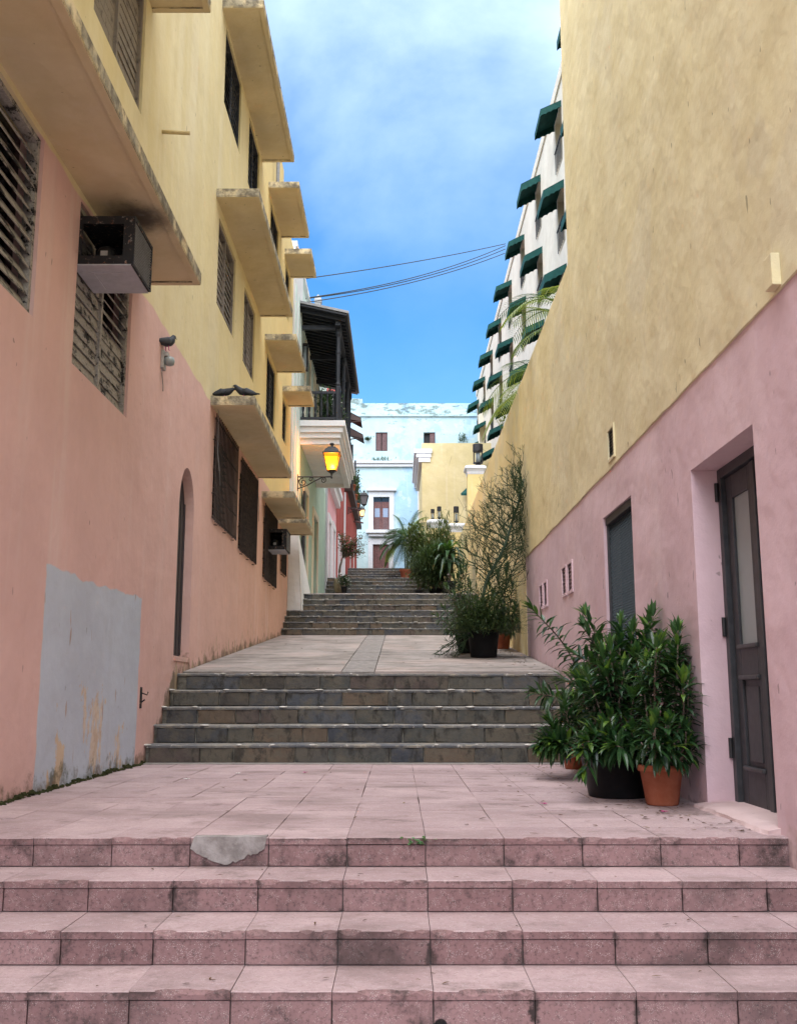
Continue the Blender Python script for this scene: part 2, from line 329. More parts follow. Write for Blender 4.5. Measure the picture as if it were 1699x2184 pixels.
# concrete ramp
m = M('concrete_ramp'); c = m.mix(m.ramp(m.noise(1.1, 6, .65, stretch=(1.6, .8, 1)), .3, .7), (.245, .215, .195), (.355, .315, .29))
c = m.mix(m.math('MULTIPLY', m.ramp(m.noise(.8, 4, .6, off=7), .5, .65), .5), c, (.44, .345, .31)); c = m.mix(m.math('MULTIPLY', m.ramp(m.noise(2.2, 8, .75, stretch=(.6, 1.5, 1), off=17), .46, .66), .85), c, (.12, .108, .09))
c = m.mix(m.math('MULTIPLY', m.ramp(m.noise(30, 4, .7), .6, .75), .5), c, (.10, .09, .08)); MAT['concrete'] = m.fin(c, .9, m.bump(m.noise(35, 5, .7), .5, .006), .2)
flat('stone_strip', (.29, .265, .245), .85, .4, bumpsc=20, bst=.5)
# fabrics and lamps
m = M('awning_green'); c = m.mix(m.ramp(m.noise(6, 3), .3, .7), (.006, .045, .040), (.010, .062, .055)); MAT['awning'] = m.fin(c, .8, m.bump(m.noise(9, 2), .2, .03), .2)
def lampmat(name, col, st, base, tr):
    m = M(name); m.put(m.b.inputs['Emission Color'], col); m.b.inputs['Emission Strength'].default_value = st; m.fin(base, .3, None, .4)
    mxs = m.n('ShaderNodeMixShader', {0: tr}); t_ = m.n('ShaderNodeBsdfTransparent', {0: (1, .75, .35)}); o = [q for q in m.nt.nodes if q.type == 'OUTPUT_MATERIAL'][0]
    m.nt.links.new(m.b.outputs[0], mxs.inputs[1]); m.nt.links.new(t_.outputs[0], mxs.inputs[2]); m.nt.links.new(mxs.outputs[0], o.inputs[0]); MAT[name] = m.m
lampmat('lamp_amber', (1.0, .21, .004), .60, (.6, .25, .02), .35); lampmat('lamp_warm', (1.0, .55, .22), .5, (.6, .45, .3), .2)
flat('lamp_off', (.20, .20, .21), .25, .2, .5, bst=0)
# foliage: a 'tint' value on each leaf varies the green
def leafmat(name, a, b, c2, rough=.4, spec=.45, trans=.25):
    m = M(name); t = m.n('ShaderNodeAttribute', attribute_name='tint').outputs['Fac']
    c = m.mix(m.ramp(t, 0, .6), a, b); c = m.mix(m.ramp(t, .82, 1.0), c, c2)
    c = m.mix(m.ramp(m.noise(14, 3), .3, .7), m.mix(1, c, (.8, .8, .8), 'MULTIPLY'), c)
    m.fin(c, rough, None, spec)
    tr = m.n('ShaderNodeBsdfTranslucent', {0: m.mix(1, c, (1.5, 1.5, .7), 'MULTIPLY')}); mxs = m.n('ShaderNodeMixShader', {0: trans})
    o = [q for q in m.nt.nodes if q.type == 'OUTPUT_MATERIAL'][0]
    m.nt.links.new(m.b.outputs[0], mxs.inputs[1]); m.nt.links.new(tr.outputs[0], mxs.inputs[2]); m.nt.links.new(mxs.outputs[0], o.inputs[0]); MAT[name] = m.m
leafmat('leaf_dracaena', (.017, .052, .020), (.038, .098, .030), (.14, .25, .035), .32, .5)
leafmat('leaf_dark', (.020, .050, .022), (.045, .090, .035), (.10, .16, .05), .4, .45)
leafmat('leaf_olive', (.055, .085, .025), (.095, .125, .045), (.17, .19, .08), .5, .3)
leafmat('leaf_palm', (.028, .065, .024), (.060, .115, .038), (.20, .25, .05), .4, .4, .35)
leafmat('leaf_bougain', (.05, .07, .03), (.085, .10, .05), (.42, .10, .17), .6, .2)
leafmat('pencil_twig', (.016, .038, .016), (.032, .064, .026), (.060, .085, .030), .6, .25, .0)
leafmat('leaf_dead', (.05, .03, .018), (.10, .055, .03), (.20, .15, .07), .8, .1)
leafmat('leaf_fine', (.030, .060, .028), (.065, .105, .045), (.14, .18, .08), .5, .3)
leafmat('feather', (.020, .022, .028), (.045, .050, .060), (.10, .11, .12), .6, .3, 0)

# ------------------------------------------------------------------ mesh helper
class MB:
    def __init__(s): s.v = []; s.f = []; s.t = []; s.mi = []; s.mats = []; s.cur = 0
    def use(s, key):
        mt = MAT[key]
        if mt not in s.mats: s.mats.append(mt)
        s.cur = s.mats.index(mt); return s
    def add(s, vs, fs, tint=.3):
        b = len(s.v); s.v += [tuple(q) for q in vs]; s.t += [tint]*len(vs)
        s.f += [tuple(i+b for i in f) for f in fs]; s.mi += [s.cur]*len(fs); return s
    def box(s, x0, x1, y0, y1, z0, z1, mtx=None):
        vs = [Vector((x, y, z)) for z in (z0, z1) for y in (y0, y1) for x in (x0, x1)]
        if mtx is not None: vs = [mtx @ q for q in vs]
        return s.add(vs, [(0, 2, 3, 1), (4, 5, 7, 6), (0, 1, 5, 4), (2, 6, 7, 3), (0, 4, 6, 2), (1, 3, 7, 5)])
    def hexa(s, p): return s.add(p, [(0, 2, 3, 1), (4, 5, 7, 6), (0, 1, 5, 4), (2, 6, 7, 3), (0, 4, 6, 2), (1, 3, 7, 5)])
    def prism(s, poly, axis, a, b):
        """polygon in the plane across `axis`, pushed from a to b"""
        def P(q, t): return {'x': (t, q[0], q[1]), 'y': (q[0], t, q[1]), 'z': (q[0], q[1], t)}[axis]
        n = len(poly); vs = [P(q, a) for q in poly]+[P(q, b) for q in poly]
        return s.add(vs, [tuple(range(n)), tuple(range(2*n-1, n-1, -1))]+[(i, (i+1) % n, n+(i+1) % n, n+i) for i in range(n)])
    def tube(s, pts, rad, n=6, tint=.3, cap=True, flat_=None):
        pts = [Vector(p) for p in pts]; k = len(pts)
        if not isinstance(rad, (list, tuple)): rad = [rad]*k
        vs = []; up = Vector((0, 0, 1))
        for i, p in enumerate(pts):
            d = (pts[min(i+1, k-1)]-pts[max(i-1, 0)])
            if d.length < 1e-9: d = Vector((0, 0, 1))
            d.normalize(); a = d.cross(up)
            if a.length < .05: a = d.cross(Vector((1, 0, 0)))
            a.normalize(); b = a.cross(d).normalized()
            r = rad[i]; ra, rb = (r if isinstance(r, tuple) else (r, r))
            for j in range(n):
                t = 2*math.pi*j/n; vs.append(p + a*math.cos(t)*ra + b*math.sin(t)*rb)
        fs = [(i*n+j, i*n+(j+1) % n, (i+1)*n+(j+1) % n, (i+1)*n+j) for i in range(k-1) for j in range(n)]
        if cap: fs += [tuple(range(n-1, -1, -1)), tuple((k-1)*n+j for j in range(n))]
        return s.add(vs, fs, tint)
    def lathe(s, prof, c, n=20, sq=False):
        vs = []; k = len(prof); off = math.pi/n if sq else 0
        for r, z in prof:
            for j in range(n):
                t = 2*math.pi*j/n+off; vs.append((c[0]+r*math.cos(t), c[1]+r*math.sin(t), c[2]+z))
        fs = [(i*n+j, i*n+(j+1) % n, (i+1)*n+(j+1) % n, (i+1)*n+j) for i in range(k-1) for j in range(n)]
        fs += [tuple(range(n-1, -1, -1)), tuple((k-1)*n+j for j in range(n))]
        return s.add(vs, fs)
    def leaf(s, p, d, up, Ln, W, droop=.3, tint=.3, fold=.25, seg=3):
        d = Vector(d).normalized(); side = d.cross(up)
        if side.length < .05: side = d.cross(Vector((1, .3, 0)))
        side.normalize(); nrm = side.cross(d).normalized(); q = Vector(p); vs = []; fs = []
        cur = d.copy(); ws = {3: (.35, 1, .75), 2: (.5, 1), 4: (.3, .9, 1, .6)}[seg]
        for i in range(seg):
            hw = W*.5*ws[i]
            vs += [q - side*hw + nrm*hw*fold, q.copy(), q + side*hw + nrm*hw*fold]
            cur = (cur + Vector((0, 0, -droop/seg*(i+.6)*.9))).normalized(); q = q + cur*(Ln/seg)
            nrm = side.cross(cur).normalized()
        vs.append(q)
        for i in range(seg-1):
            a = i*3; fs += [(a, a+3, a+4, a+1), (a+1, a+4, a+5, a+2)]
        a = (seg-1)*3; fs += [(a, a+3, a+1), (a+1, a+3, a+2)]
        return s.add(vs, fs, tint)
    def build(s, name, mat=None, parent=None, smooth=False, kind=None, tint=False, loc=None, bevel=0):
        me = bpy.data.meshes.new(name); me.from_pydata(s.v, [], s.f)
        if s.mats:
            for q in s.mats: me.materials.append(q)
            if len(s.mats) > 1: me.polygons.foreach_set('material_index', s.mi)
        if mat: me.materials.append(MAT[mat])
        if tint:
            at = me.attributes.new('tint', 'FLOAT', 'POINT'); at.data.foreach_set('value', s.t)
        bm = bmesh.new(); bm.from_mesh(me)
        if not tint: bmesh.ops.recalc_face_normals(bm, faces=bm.faces)
        if bevel: bmesh.ops.bevel(bm, geom=bm.edges[:], offset=bevel, segments=2, affect='EDGES', profile=.6)
        bm.to_mesh(me); bm.free()
        if smooth: me.polygons.foreach_set('use_smooth', [True]*len(me.polygons))
        me.update()
        return link(name, me, parent, kind, loc)
def link(name, me, parent=None, kind=None, loc=None):
    o = bpy.data.objects.new(name, me); COL.objects.link(o)
    if parent is not None: o.parent = parent
    if kind: o['kind'] = kind
    if loc is not None: o.location = loc
    return o
def thing(name, label, cat, group=None, kind=None, loc=(0, 0, 0)):
    o = bpy.data.objects.new(name, None); COL.objects.link(o); o.location = loc; o.empty_display_size = .1
    tag(o, label, cat, group, kind); return o
def tag(o, label, cat=None, group=None, kind=None):
    o['label'] = label
    if cat: o['category'] = cat
    if group: o['group'] = group
    if kind: o['kind'] = kind
    return o
def box(name, mat, parent, *a, bevel=0, kind=None): return MB().box(*a).build(name, mat, parent, bevel=bevel, kind=kind)
def rj(a): return random.uniform(-a, a)

def wall_yz(mb, X, t, Y0, Y1, Z0, Z1, holes):
    """slab wall facing along X (front at X, back at X+t) with rectangular openings; the openings get real reveals"""
    ys = sorted({Y0, Y1, *[h[0] for h in holes], *[h[1] for h in holes]}); zs = sorted({Z0, Z1, *[h[2] for h in holes], *[h[3] for h in holes]})
    ys = [y for y in ys if Y0 <= y <= Y1]; zs = [z for z in zs if Z0 <= z <= Z1]
    def full(i, j):
        if i < 0 or j < 0 or i >= len(ys)-1 or j >= len(zs)-1: return False
        y = (ys[i]+ys[i+1])/2; z = (zs[j]+zs[j+1])/2
        return not any(h[0] < y < h[1] and h[2] < z < h[3] for h in holes)
    idx = {}; vs = []; fs = []
    def V(k, i, j):
        if (k, i, j) not in idx: idx[(k, i, j)] = len(vs); vs.append((X+(t if k else 0), ys[i], zs[j]))
        return idx[(k, i, j)]
    for i in range(len(ys)-1):
        for j in range(len(zs)-1):
            if not full(i, j): continue
            fs.append((V(0, i, j), V(0, i+1, j), V(0, i+1, j+1), V(0, i, j+1))); fs.append((V(1, i, j), V(1, i, j+1), V(1, i+1, j+1), V(1, i+1, j)))
            if not full(i-1, j): fs.append((V(0, i, j), V(0, i, j+1), V(1, i, j+1), V(1, i, j)))
            if not full(i+1, j): fs.append((V(0, i+1, j), V(1, i+1, j), V(1, i+1, j+1), V(0, i+1, j+1)))
            if not full(i, j-1): fs.append((V(0, i, j), V(1, i, j), V(1, i+1, j), V(0, i+1, j)))
            if not full(i, j+1): fs.append((V(0, i, j+1), V(0, i+1, j+1), V(1, i+1, j+1), V(1, i, j+1)))
    return mb.add(vs, fs)

# ================================================================== THE SETTING
g = MB().add([(-400, -300, -.95), (400, -300, -.95), (400, 500, -.95), (-400, 500, -.95)], [(0, 1, 2, 3)]).build('ground', 'concrete', kind='structure')
tag(g, 'flat ground below the stair street')
SEAM0, TW = .141, .41
# ---- lower stairs of pink cement tiles
def tile_mesh(name, wx, dy, h, mat, chips=0, seed=0, front=True):
    """slab with its top at z=0, front edge at y=0, running back to y=dy; the front arris is worn and chipped"""
    rnd = random.Random(seed); n = 12; vs = []; fs = []; chipped = []
    for i in range(n+1):
        x = -wx/2 + wx*i/n
        e = .003 + rnd.random()*.002; cz = e*.9
        if chips and (rnd.random() < chips or (seed == 1 and 6 <= i <= 9) or (seed == 2 and i in (1, 2))): e += rnd.uniform(.010, .030); cz += rnd.uniform(.008, .022); chipped.append(i)
        vs += [(x, rj(.001), -h), (x, rj(.0015), -cz), (x, e, 0), (x, dy, 0), (x, dy, -h)]
    for i in range(n):
        a = i*5; b = a+5
        for k in range(5): fs.append((a+k, b+k, b+(k+1) % 5, a+(k+1) % 5))
    fs += [(4, 3, 2, 1, 0), tuple(n*5+k for k in range(5))]
    mb = MB().use(mat).add(vs, fs); mb.use('tile_face')
    for i in range(n): mb.mi[i*5] = mb.cur; mb.mi[i*5+1] = mb.cur if (i in chipped or i+1 in chipped) else 0  # front faces take the tile colour with shade painted in
    o = mb.build(name); me = o.data; bpy.data.objects.remove(o); return me
GAP = .0032
top_me = [tile_mesh('tread_tile', TW-GAP, RUN1+.02, .034, 'tile_top', .06 if i < 3 else 0, i) for i in range(6)]
face_me = [MB().box(-(TW-GAP*1.6)/2, (TW-GAP*1.6)/2, 0, .05, -(RISE1-.040), -.002) for i in range(1)]
o = face_me[0].build('riser_tile', 'tile_face', bevel=.003); riser_me = o.data; bpy.data.objects.remove(o)
flr = MB().box(-(TW-GAP)/2, (TW-GAP)/2, 0, TW-.0065, -.03, 0).build('floor_tile', 'tile_top', bevel=.0025); floor_me = flr.data; bpy.data.objects.remove(flr)
st1 = MB()
prof = [(-1.2, -.94)]
for k in range(5, -1, -1):
    y = EDGE - k*RUN1 + .026; z = -k*RISE1
    prof += [(y, z-RISE1-.036 if k < 5 else -.94), (y, z-.036)]
prof += [(S2Y+.1, -.036), (S2Y+.1, -.94)]
prof = prof[1:]
st1.prism(prof, 'x', XL-.05, XR+.30)
stairs1 = st1.build('pavement', 'mortar', kind='structure'); tag(stairs1, 'pink tiled lower steps and landing between the pink walls')
cols = range(-7, 5)
rt = random.Random(5)
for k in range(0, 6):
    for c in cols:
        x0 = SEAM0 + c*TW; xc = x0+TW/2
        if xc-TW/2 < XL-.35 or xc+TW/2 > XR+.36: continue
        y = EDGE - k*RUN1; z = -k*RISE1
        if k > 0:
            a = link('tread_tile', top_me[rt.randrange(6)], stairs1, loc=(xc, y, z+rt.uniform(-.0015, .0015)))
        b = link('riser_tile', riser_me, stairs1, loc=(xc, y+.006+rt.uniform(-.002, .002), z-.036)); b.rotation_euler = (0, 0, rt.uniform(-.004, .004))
# landing: first row chipped tread tiles, then square tiles
ny = int((S2Y-EDGE)/TW)+1
for j in range(ny):
    for c in cols:
        xc = SEAM0 + c*TW + TW/2; y = EDGE + j*TW
        dz = rt.uniform(-.002, .0015)
        if j == 0: a = link('tread_tile', top_me[rt.randrange(6)], stairs1, loc=(xc, y, dz))
        else: a = link('floor_tile', floor_me, stairs1, loc=(xc+rt.uniform(-.002, .002), y, dz)); a.rotation_euler = (rt.uniform(-.003, .003), rt.uniform(-.003, .003), rt.uniform(-.004, .004))
# cement repair on the landing's edge
pts = []; rp_ = random.Random(3)
x0, x1 = SEAM0-3*TW+.02, SEAM0-2*TW-.01
top = [(x0+(x1-x0)*i/10, rp_.uniform(-.002, .003)) for i in range(11)]
bot_ = [(x1-.01, -.06), (x1-.06, -.085), (x1-.10, -.09), (x1-.14, -.115), (x1-.2, -.135), (x1-.27, -.128), (x1-.33, -.10), (x0-.02, -.055)]
bot = []
for (p0, p1) in zip(bot_[:-1], bot_[1:]):
    for q in range(4): bot.append((p0[0]+(p1[0]-p0[0])*q/4+rp_.uniform(-.006, .006), p0[1]+(p1[1]-p0[1])*q/4+rp_.uniform(-.008, .008)))
bot.append(bot_[-1])
pc = MB().prism([(a, b+.005) for a, b in top]+bot, 'y', EDGE-.0025, EDGE+.07)
p_ = pc.build('cement_patch', 'cement', stairs1)
dp = MB().tube([(.17, EDGE-3*RUN1-.012, -.575), (.17, EDGE-3*RUN1+.03, -.575)], [.028, .028], 16).build('drain_pipe', 'black_plastic', stairs1)
dp['label'] = 'black drain pipe mouth in the lowest riser'
# ---- older stairs of slate: builder
def slate_piece(L_, h, d, seed):
    r_ = random.Random(seed); n = 4; vs = []
    mb = MB(); bm = bmesh.new(); bmesh.ops.create_cube(bm, size=1)
    bmesh.ops.scale(bm, vec=(L_, d, h), verts=bm.verts)
    bmesh.ops.bevel(bm, geom=bm.edges[:], offset=.006, segments=1, affect='EDGES')
    bmesh.ops.subdivide_edges(bm, edges=[e for e in bm.edges if abs((e.verts[0].co-e.verts[1].co).x) > .1], cuts=2)
    for v in bm.verts: v.co += Vector((r_.uniform(-.003, .003), r_.uniform(-.005, .005), r_.uniform(-.004, .004)))
    me = bpy.data.meshes.new('slate_block'); bm.to_mesh(me); bm.free(); me.materials.append(MAT['slate']); return me
def nosing_piece(L_, d, seed, mat='slate_tread'):
    r_ = random.Random(seed); n = 9; vs = []; fs = []; h = .034
    for i in range(n+1):
        x = -L_/2+L_*i/n; e = r_.uniform(-.016, .014); t = r_.uniform(-.010, .002)
        vs += [(x, e+.004, -h), (x, e, -.014), (x, e+.010, t), (x, d, 0), (x, d, -h)]
    for i in range(n):
        for k in range(5): fs.append((i*5+k, i*5+5+k, i*5+5+(k+1) % 5, i*5+(k+1) % 5))
    fs += [(4, 3, 2, 1, 0), tuple(n*5+k for k in range(5))]
    o = MB().add(vs, fs).build('x', mat); me = o.data; bpy.data.objects.remove(o); return me
LENS = [.28, .36, .44, .55, .66]
def slate_stairs(label, Y0, Z0, run, rise, n, x0, x1, back, dtread, seed, wob=0.0):
    r_ = random.Random(seed)
    mb = MB(); prof = [(Y0+.03, Z0-1.0)]
    for k in range(n): prof += [(Y0+.03+k*run, Z0+(k)*rise-.03 if k else Z0-1.0), (Y0+.03+k*run, Z0+(k+1)*rise-.034)]
    prof = prof[1:]; prof += [(back, prof[-1][1]), (back, Z0-1.0)]
    mb.prism(prof, 'x', x0, x1)
    root = mb.build('stone_stairs', 'stair_mortar', kind='structure'); tag(root, label)
    hb = rise-.040
    blocks = {L_: [slate_piece(L_-.012, hb, .07, seed*50+i*7+j) for j in range(2)] for i, L_ in enumerate(LENS)}
    noses = {L_: [nosing_piece(L_+.004, dtread, seed*90+i*5+j) for j in range(2)] for i, L_ in enumerate(LENS)}
    for k in range(n):
        y = Y0+k*run; z = Z0+(k+1)*rise
        x = x0+.02+r_.uniform(0, .1)
        while x < x1-.2:
            L_ = r_.choice(LENS if x1-x > .7 else LENS[:3])
            b = link('slate_block', r_.choice(blocks[L_]), root, loc=(x+L_/2, y+.035+r_.uniform(-.006, .005), z-.036-hb/2))
            x += L_
        x = x0+.01
        while x < x1-.2:
            L_ = r_.choice(LENS[1:] if x1-x > .7 else LENS[:2])
            if k < n-1 or True: link('tread_stone', r_.choice(noses[L_]), root, loc=(x+L_/2, y-.008+r_.uniform(-.008, .006), z+r_.uniform(-.004, .003)))
            if r_.random() < .7:
                w_ = r_.uniform(.02, .065)
                if k: pass
                MBm = MB().lathe([(w_*.4, -.012), (w_, -.006), (w_*.8, .004), (w_*.2, .008)], (x, y+.012, z-.003), 7); MBm.build('mortar_lump', 'mortar_white', root, smooth=True)
            x += L_
    return root
slate_stairs('five worn slate steps rising from the pink tiled landing', S2Y, 0, S2R, S2H, 5, XL+.005, XR-.005, L2Y+.3, S2R+.03, 21)
slate_stairs('seven slate steps beside the white buttress', S3Y, S3Z, S3R, S3H, 7, XL+.005, XR-.005, L3Y+.3, S3R+.03, 22)
slate_stairs('four slate steps beside the pots at the pink house', S4Y, S4Z, S4R, S4H, 4, XL+.005, XR-.005, L4Y+.3, S4R+.03, 23)
slate_stairs('topmost slate steps in front of the pale blue building', S5Y, S5Z, S5R, S5H, 5, XL+.005, XR-.005, L5Y+.3, S5R+.03, 24)
# strip of grey mortar along the foot of the first slate stairs
fs_ = box('stone_strip', 'stone_strip', stairs1, XL+.01, XR-.01, S2Y-.22, S2Y+.02, -.02, .006)
# ---- concrete ramps with a strip of flags down the middle
def ramp(label, Ya, Za, Yb, Zb, x0, x1, strip, joints, seed):
    sl_ = (Zb-Za)/(Yb-Ya); root = MB().hexa([(x, y, Za+sl_*(y-Ya)+dz) for dz in (-1.2, -.03) for y in (Ya+.28, Yb+.1) for x in (x0, x1)]).build('pavement', 'mortar', kind='structure'); tag(root, label)
    def slab(nm, mat, xa, xb, ya, yb, dz=0):
        o = MB().hexa([(x, y, Za+sl_*(y-Ya)+z+dz) for z in (-.06, 0) for y in (ya, yb) for x in (xa, xb)]).build(nm, mat, root, bevel=.004); return o
    ys = [Ya+.30]+joints+[Yb]; r_ = random.Random(seed)
    for a, b in zip(ys[:-1], ys[1:]):
        for (xa, xb) in ((x0, strip[0]), (strip[1], x1)):
            slab('concrete_panel', 'concrete', xa+.004, xb-.004, a+.004, b-.004, r_.uniform(-.002, .002))
    y = Ya+.30
    while y < Yb-.1:
        d = min(r_.uniform(.5, .8), Yb-y); slab('flagstone', 'stone_strip', strip[0]+.006, strip[1]-.006, y+.004, y+d-.004, r_.uniform(-.003, .003)); y += d
    return root
ramp('sloping concrete walk with a strip of grey flagstones above the first slate steps', L2Y, L2Z, S3Y, S3Z, XL+.01, XR-.01, (-.72, -.30), [14.0, 17.3, 20.4], 1)
ramp('sloping concrete walk past the green balcony house', L3Y, L3Z, S4Y, S4Z, XL+.01, XR-.01, (-.72, -.30), [30, 34], 2)
ramp('sloping concrete walk in front of the red houses', L4Y, L4Z, S5Y, S5Z, XL+.01, XR-.01, (-.72, -.30), [42, 46], 3)
pl = MB().box(-30, 40, L5Y+.31, 90, L5Z-2, L5Z-.01).build('plaza', 'concrete', kind='structure'); tag(pl, 'paved square at the top of the stair street')

# ================================================================== LEFT BUILDING (pink below, yellow above)
LB = thing('apartment_building', 'pink and yellow apartment building with louvred windows and concrete canopies', 'building', loc=(XL, 15, 0))
LB.matrix_world = Matrix.Identity(4)
WINS = [  # y0, y1, z0, z1, slat material, panels
    (5.40, 7.14, 3.50, 4.93, 'slat', 2), (8.05, 9.77, 3.45, 4.90, 'slat', 2), (8.08, 9.77, 6.76, 8.12, 'slat_brown', 2), (5.40, 7.12, 6.76, 8.12, 'slat_brown', 2),
    (14.37, 15.95, 9.82, 11.12, 'slat_dark', 2), (16.90, 18.25, 9.82, 11.12, 'slat_dark', 2), (14.30, 15.90, 6.48, 7.86, 'slat_brown', 2), (16.88, 18.22, 6.45, 7.82, 'slat_brown', 2),
    (20.02, 21.47, 6.35, 7.68, 'slat_dark', 2), (22.90, 23.74, 6.60, 7.58, 'slat_dark', 1), (20.05, 21.45, 9.80, 11.05, 'slat_dark', 2), (22.95, 23.80, 9.75, 10.95, 'slat_dark', 1)]
GRILLS = [(14.42, 16.44, 3.20, 4.80), (16.87, 18.85, 3.10, 4.72), (20.02, 22.04, 2.97, 4.50), (22.98, 23.98, 3.45, 4.46)]
AR = (12.31, 13.22, 1.17, 3.60, 3.02)
holes = [w_[:4] for w_ in WINS]+[(a+.06, b-.06, c+.05, d-.03) for a, b, c, d in GRILLS]+[(AR[0], AR[1], AR[2], AR[3])]
holes += [(22.2, 24.7, 12.1, 13.6)]
mb = MB(); wall_yz(mb, XL, -.28, -3, 24.7, -.94, 12.95, holes)
mb.box(-11, XL-.32, -3, 24.7, -.94, 12.0)  # unseen solid core, added behind the wall to block light; other buildings likewise
# arch spandrels
cy = (AR[0]+AR[1])/2; ra = (AR[1]-AR[0])/2; rz = AR[3]-AR[4]
for sgn in (-1, 1):
    arc = [(cy+sgn*ra*math.cos(t), AR[4]+rz*math.sin(t)) for t in [math.pi/2*i/10 for i in range(11)]]
    for p, q in zip(arc[:-1], arc[1:]):
        xs = sorted([p[0], q[0]]); lo = dict([(p[0], p[1]), (q[0], q[1])])
        mb.hexa([(x, y, z) for z_ in (0, 1) for x in (XL, XL-.28) for y, z in [((y), (lo[y] if z_ == 0 else AR[3])) for y in xs]])
lw = mb.build('wall', 'left_wall', LB)
bpy.context.view_layer.update()
def louvre_window(parent, y0, y1, z0, z1, mat, panels, X, sgn=1, pitch=.108, tilt=38, seed=0):
    r_ = random.Random(seed); s = sgn
    win = MB(); fw = .045; fm = {'slat': 'slat', 'slat_brown': 'slat_brown', 'slat_dark': 'slat_dark'}[mat]
    xa, xb = sorted((X-s*.115, X-s*.03))
    win.use(fm); win.box(xa, xb, y0+.002, y0+fw, z0+.002, z1-.002); win.box(xa, xb, y1-fw, y1-.002, z0+.002, z1-.002); win.box(xa, xb, y0+fw, y1-fw, z0+.002, z0+fw); win.box(xa, xb, y0+fw, y1-fw, z1-fw, z1-.002)
    wd = (y1-y0-2*fw)/panels
    for p in range(1, panels): win.box(xa, xb-.004, y0+fw+p*wd-.025, y0+fw+p*wd+.025, z0+fw, z1-fw)
    win.use('dark_glass'); xg = sorted((X-s*.20, X-s*.185)); win.box(xg[0], xg[1], y0+.002, y1-.002, z0+.002, z1-.002)  # dark sheet standing in for the shaded room behind the slats
    W_ = win.build('window', None, parent)
    n = int((z1-z0-2*fw)/pitch)
    for p in range(panels):
        ya = y0+fw+p*wd+(.026 if p else .004); yb = y0+fw+(p+1)*wd-(.026 if p < panels-1 else .004)
        tl = tilt+r_.uniform(-4, 4)
        me = None
        for k in range(n):
            t_ = R(tl + r_.uniform(-3, 3) - (28 if (seed == 1 and p == 1 and k > 5) else 0))
            mtx = Matrix.Translation((X-s*.072, 0, z0+fw+pitch*(k+.5))) @ Matrix.Translation((0, (ya+yb)/2, 0)) @ Matrix.Rotation(s*t_, 4, 'Y') @ Matrix.Rotation(r_.uniform(-.008, .008), 4, 'X')
            o = MB().box(-.068, .068, (ya-yb)/2, (yb-ya)/2, -.0045, .0045, mtx).build('slat', mat, W_)
    return W_
for i, w_ in enumerate(WINS): louvre_window(LB, *w_[:4], w_[4], w_[5], XL, 1, seed=i, tilt=(64, 83, 85, 85, 76, 78, 77, 84, 74, 72, 76, 74)[i])
# barred windows
for i, (a, b, c, d) in enumerate(GRILLS):
    gw = MB().use('dark_glass').box(XL-.22, XL-.20, a+.061, b-.061, c+.051, d-.031)
    gw.use('black_plastic')
    for k in range(int((d-c)/.11)):
        z = c+.1+k*.11
        if z < d-.08: gw.hexa([(x, y, z+dz) for dz in (0, .012) for y in (a+.08, b-.08) for x in (XL-.19, XL-.13)])
    W_ = gw.build('barred_window', None, LB)
    gb = MB(); n = int((b-a)/.115)
    for k in range(n+1):
        y = a+(b-a)*k/n; gb.box(XL+.036, XL+.050, y-.010, y+.010, c+rj(.010), d+rj(.006))
    for k in range(5):
        z = c+.05+(d-c-.12)*k/4; gb.box(XL+.022, XL+.035, a-.01, b+.01, z-.012, z+.012)
    for y in (a+.25, (a+b)/2, b-.25):
        gb.tube([(XL-.02, y, c-.02), (XL+.05, y, c-.03)], .008, 5)
    for z in (c+.4, d-.4):
        gb.tube([(XL-.03, a-.03, z), (XL+.05, a-.02, z)], .008, 5)
    gb.build('grille', 'grille_iron', W_)
# arch gate: dark panel well back in the reveal, with a frame
ag = MB().use('dark_wood').box(XL-.24, XL-.125, AR[0]+.003, AR[1]-.003, AR[2]+.003, AR[3]-.01)
for k in range(5): ag.box(XL-.125, XL-.11, AR[0]+.05+k*.19, AR[0]+.20+k*.19, AR[2]+.05, 3.2)
ag.build('arched_door', None, LB)
MB().box(XL-.109, XL+.012, AR[0]-.01, AR[1]+.01, AR[2]-.05, AR[2]+.012).build('door_sill', 'left_wall', LB, bevel=.006)
# canopies
SLABS = [(-1.0, 10.05, 4.97), (4.6, 10.05, 8.17), (13.98, 18.62, 11.17), (14.0, 18.92, 8.03), (14.1, 19.22, 4.84), (19.7, 22.2, 4.55), (22.45, 24.3, 4.50), (19.6, 21.75, 7.80), (22.82, 24.15, 7.70), (19.6, 22.0, 11.15), (22.65, 24.1, 11.06)]
for (a, b, z) in SLABS:
    mb = MB().box(XL-.02, XL+.64, a, b, z+.018, z+.135)
    e = .075
    mb.box(XL+.64-e, XL+.637, a+.003, b-.003, z, z+.0179); mb.box(XL+.003, XL+.64-e, b-e, b-.003, z, z+.0179); mb.box(XL+.003, XL+.64-e, a+.003, a+e, z, z+.0179)
    mb.build('canopy_slab', 'slab', LB, bevel=.004)
MB().tube([(XL-.05, 10.67, 7.11), (XL+.32, 10.67, 7.09)], .024, 12).build('waste_pipe', 'yellow_pipe', LB, smooth=True)
mb = MB().box(XL, XL+.012, 10.79, 10.84, .58, .80); mb.tube([(XL+.01, 10.81, .74), (XL+.07, 10.82, .72), (XL+.075, 10.83, .75)], .008, 6); mb.tube([(XL+.01, 10.81, .64), (XL+.05, 10.80, .67)], .008, 6)
mb.build('iron_hook', 'rust', LB)
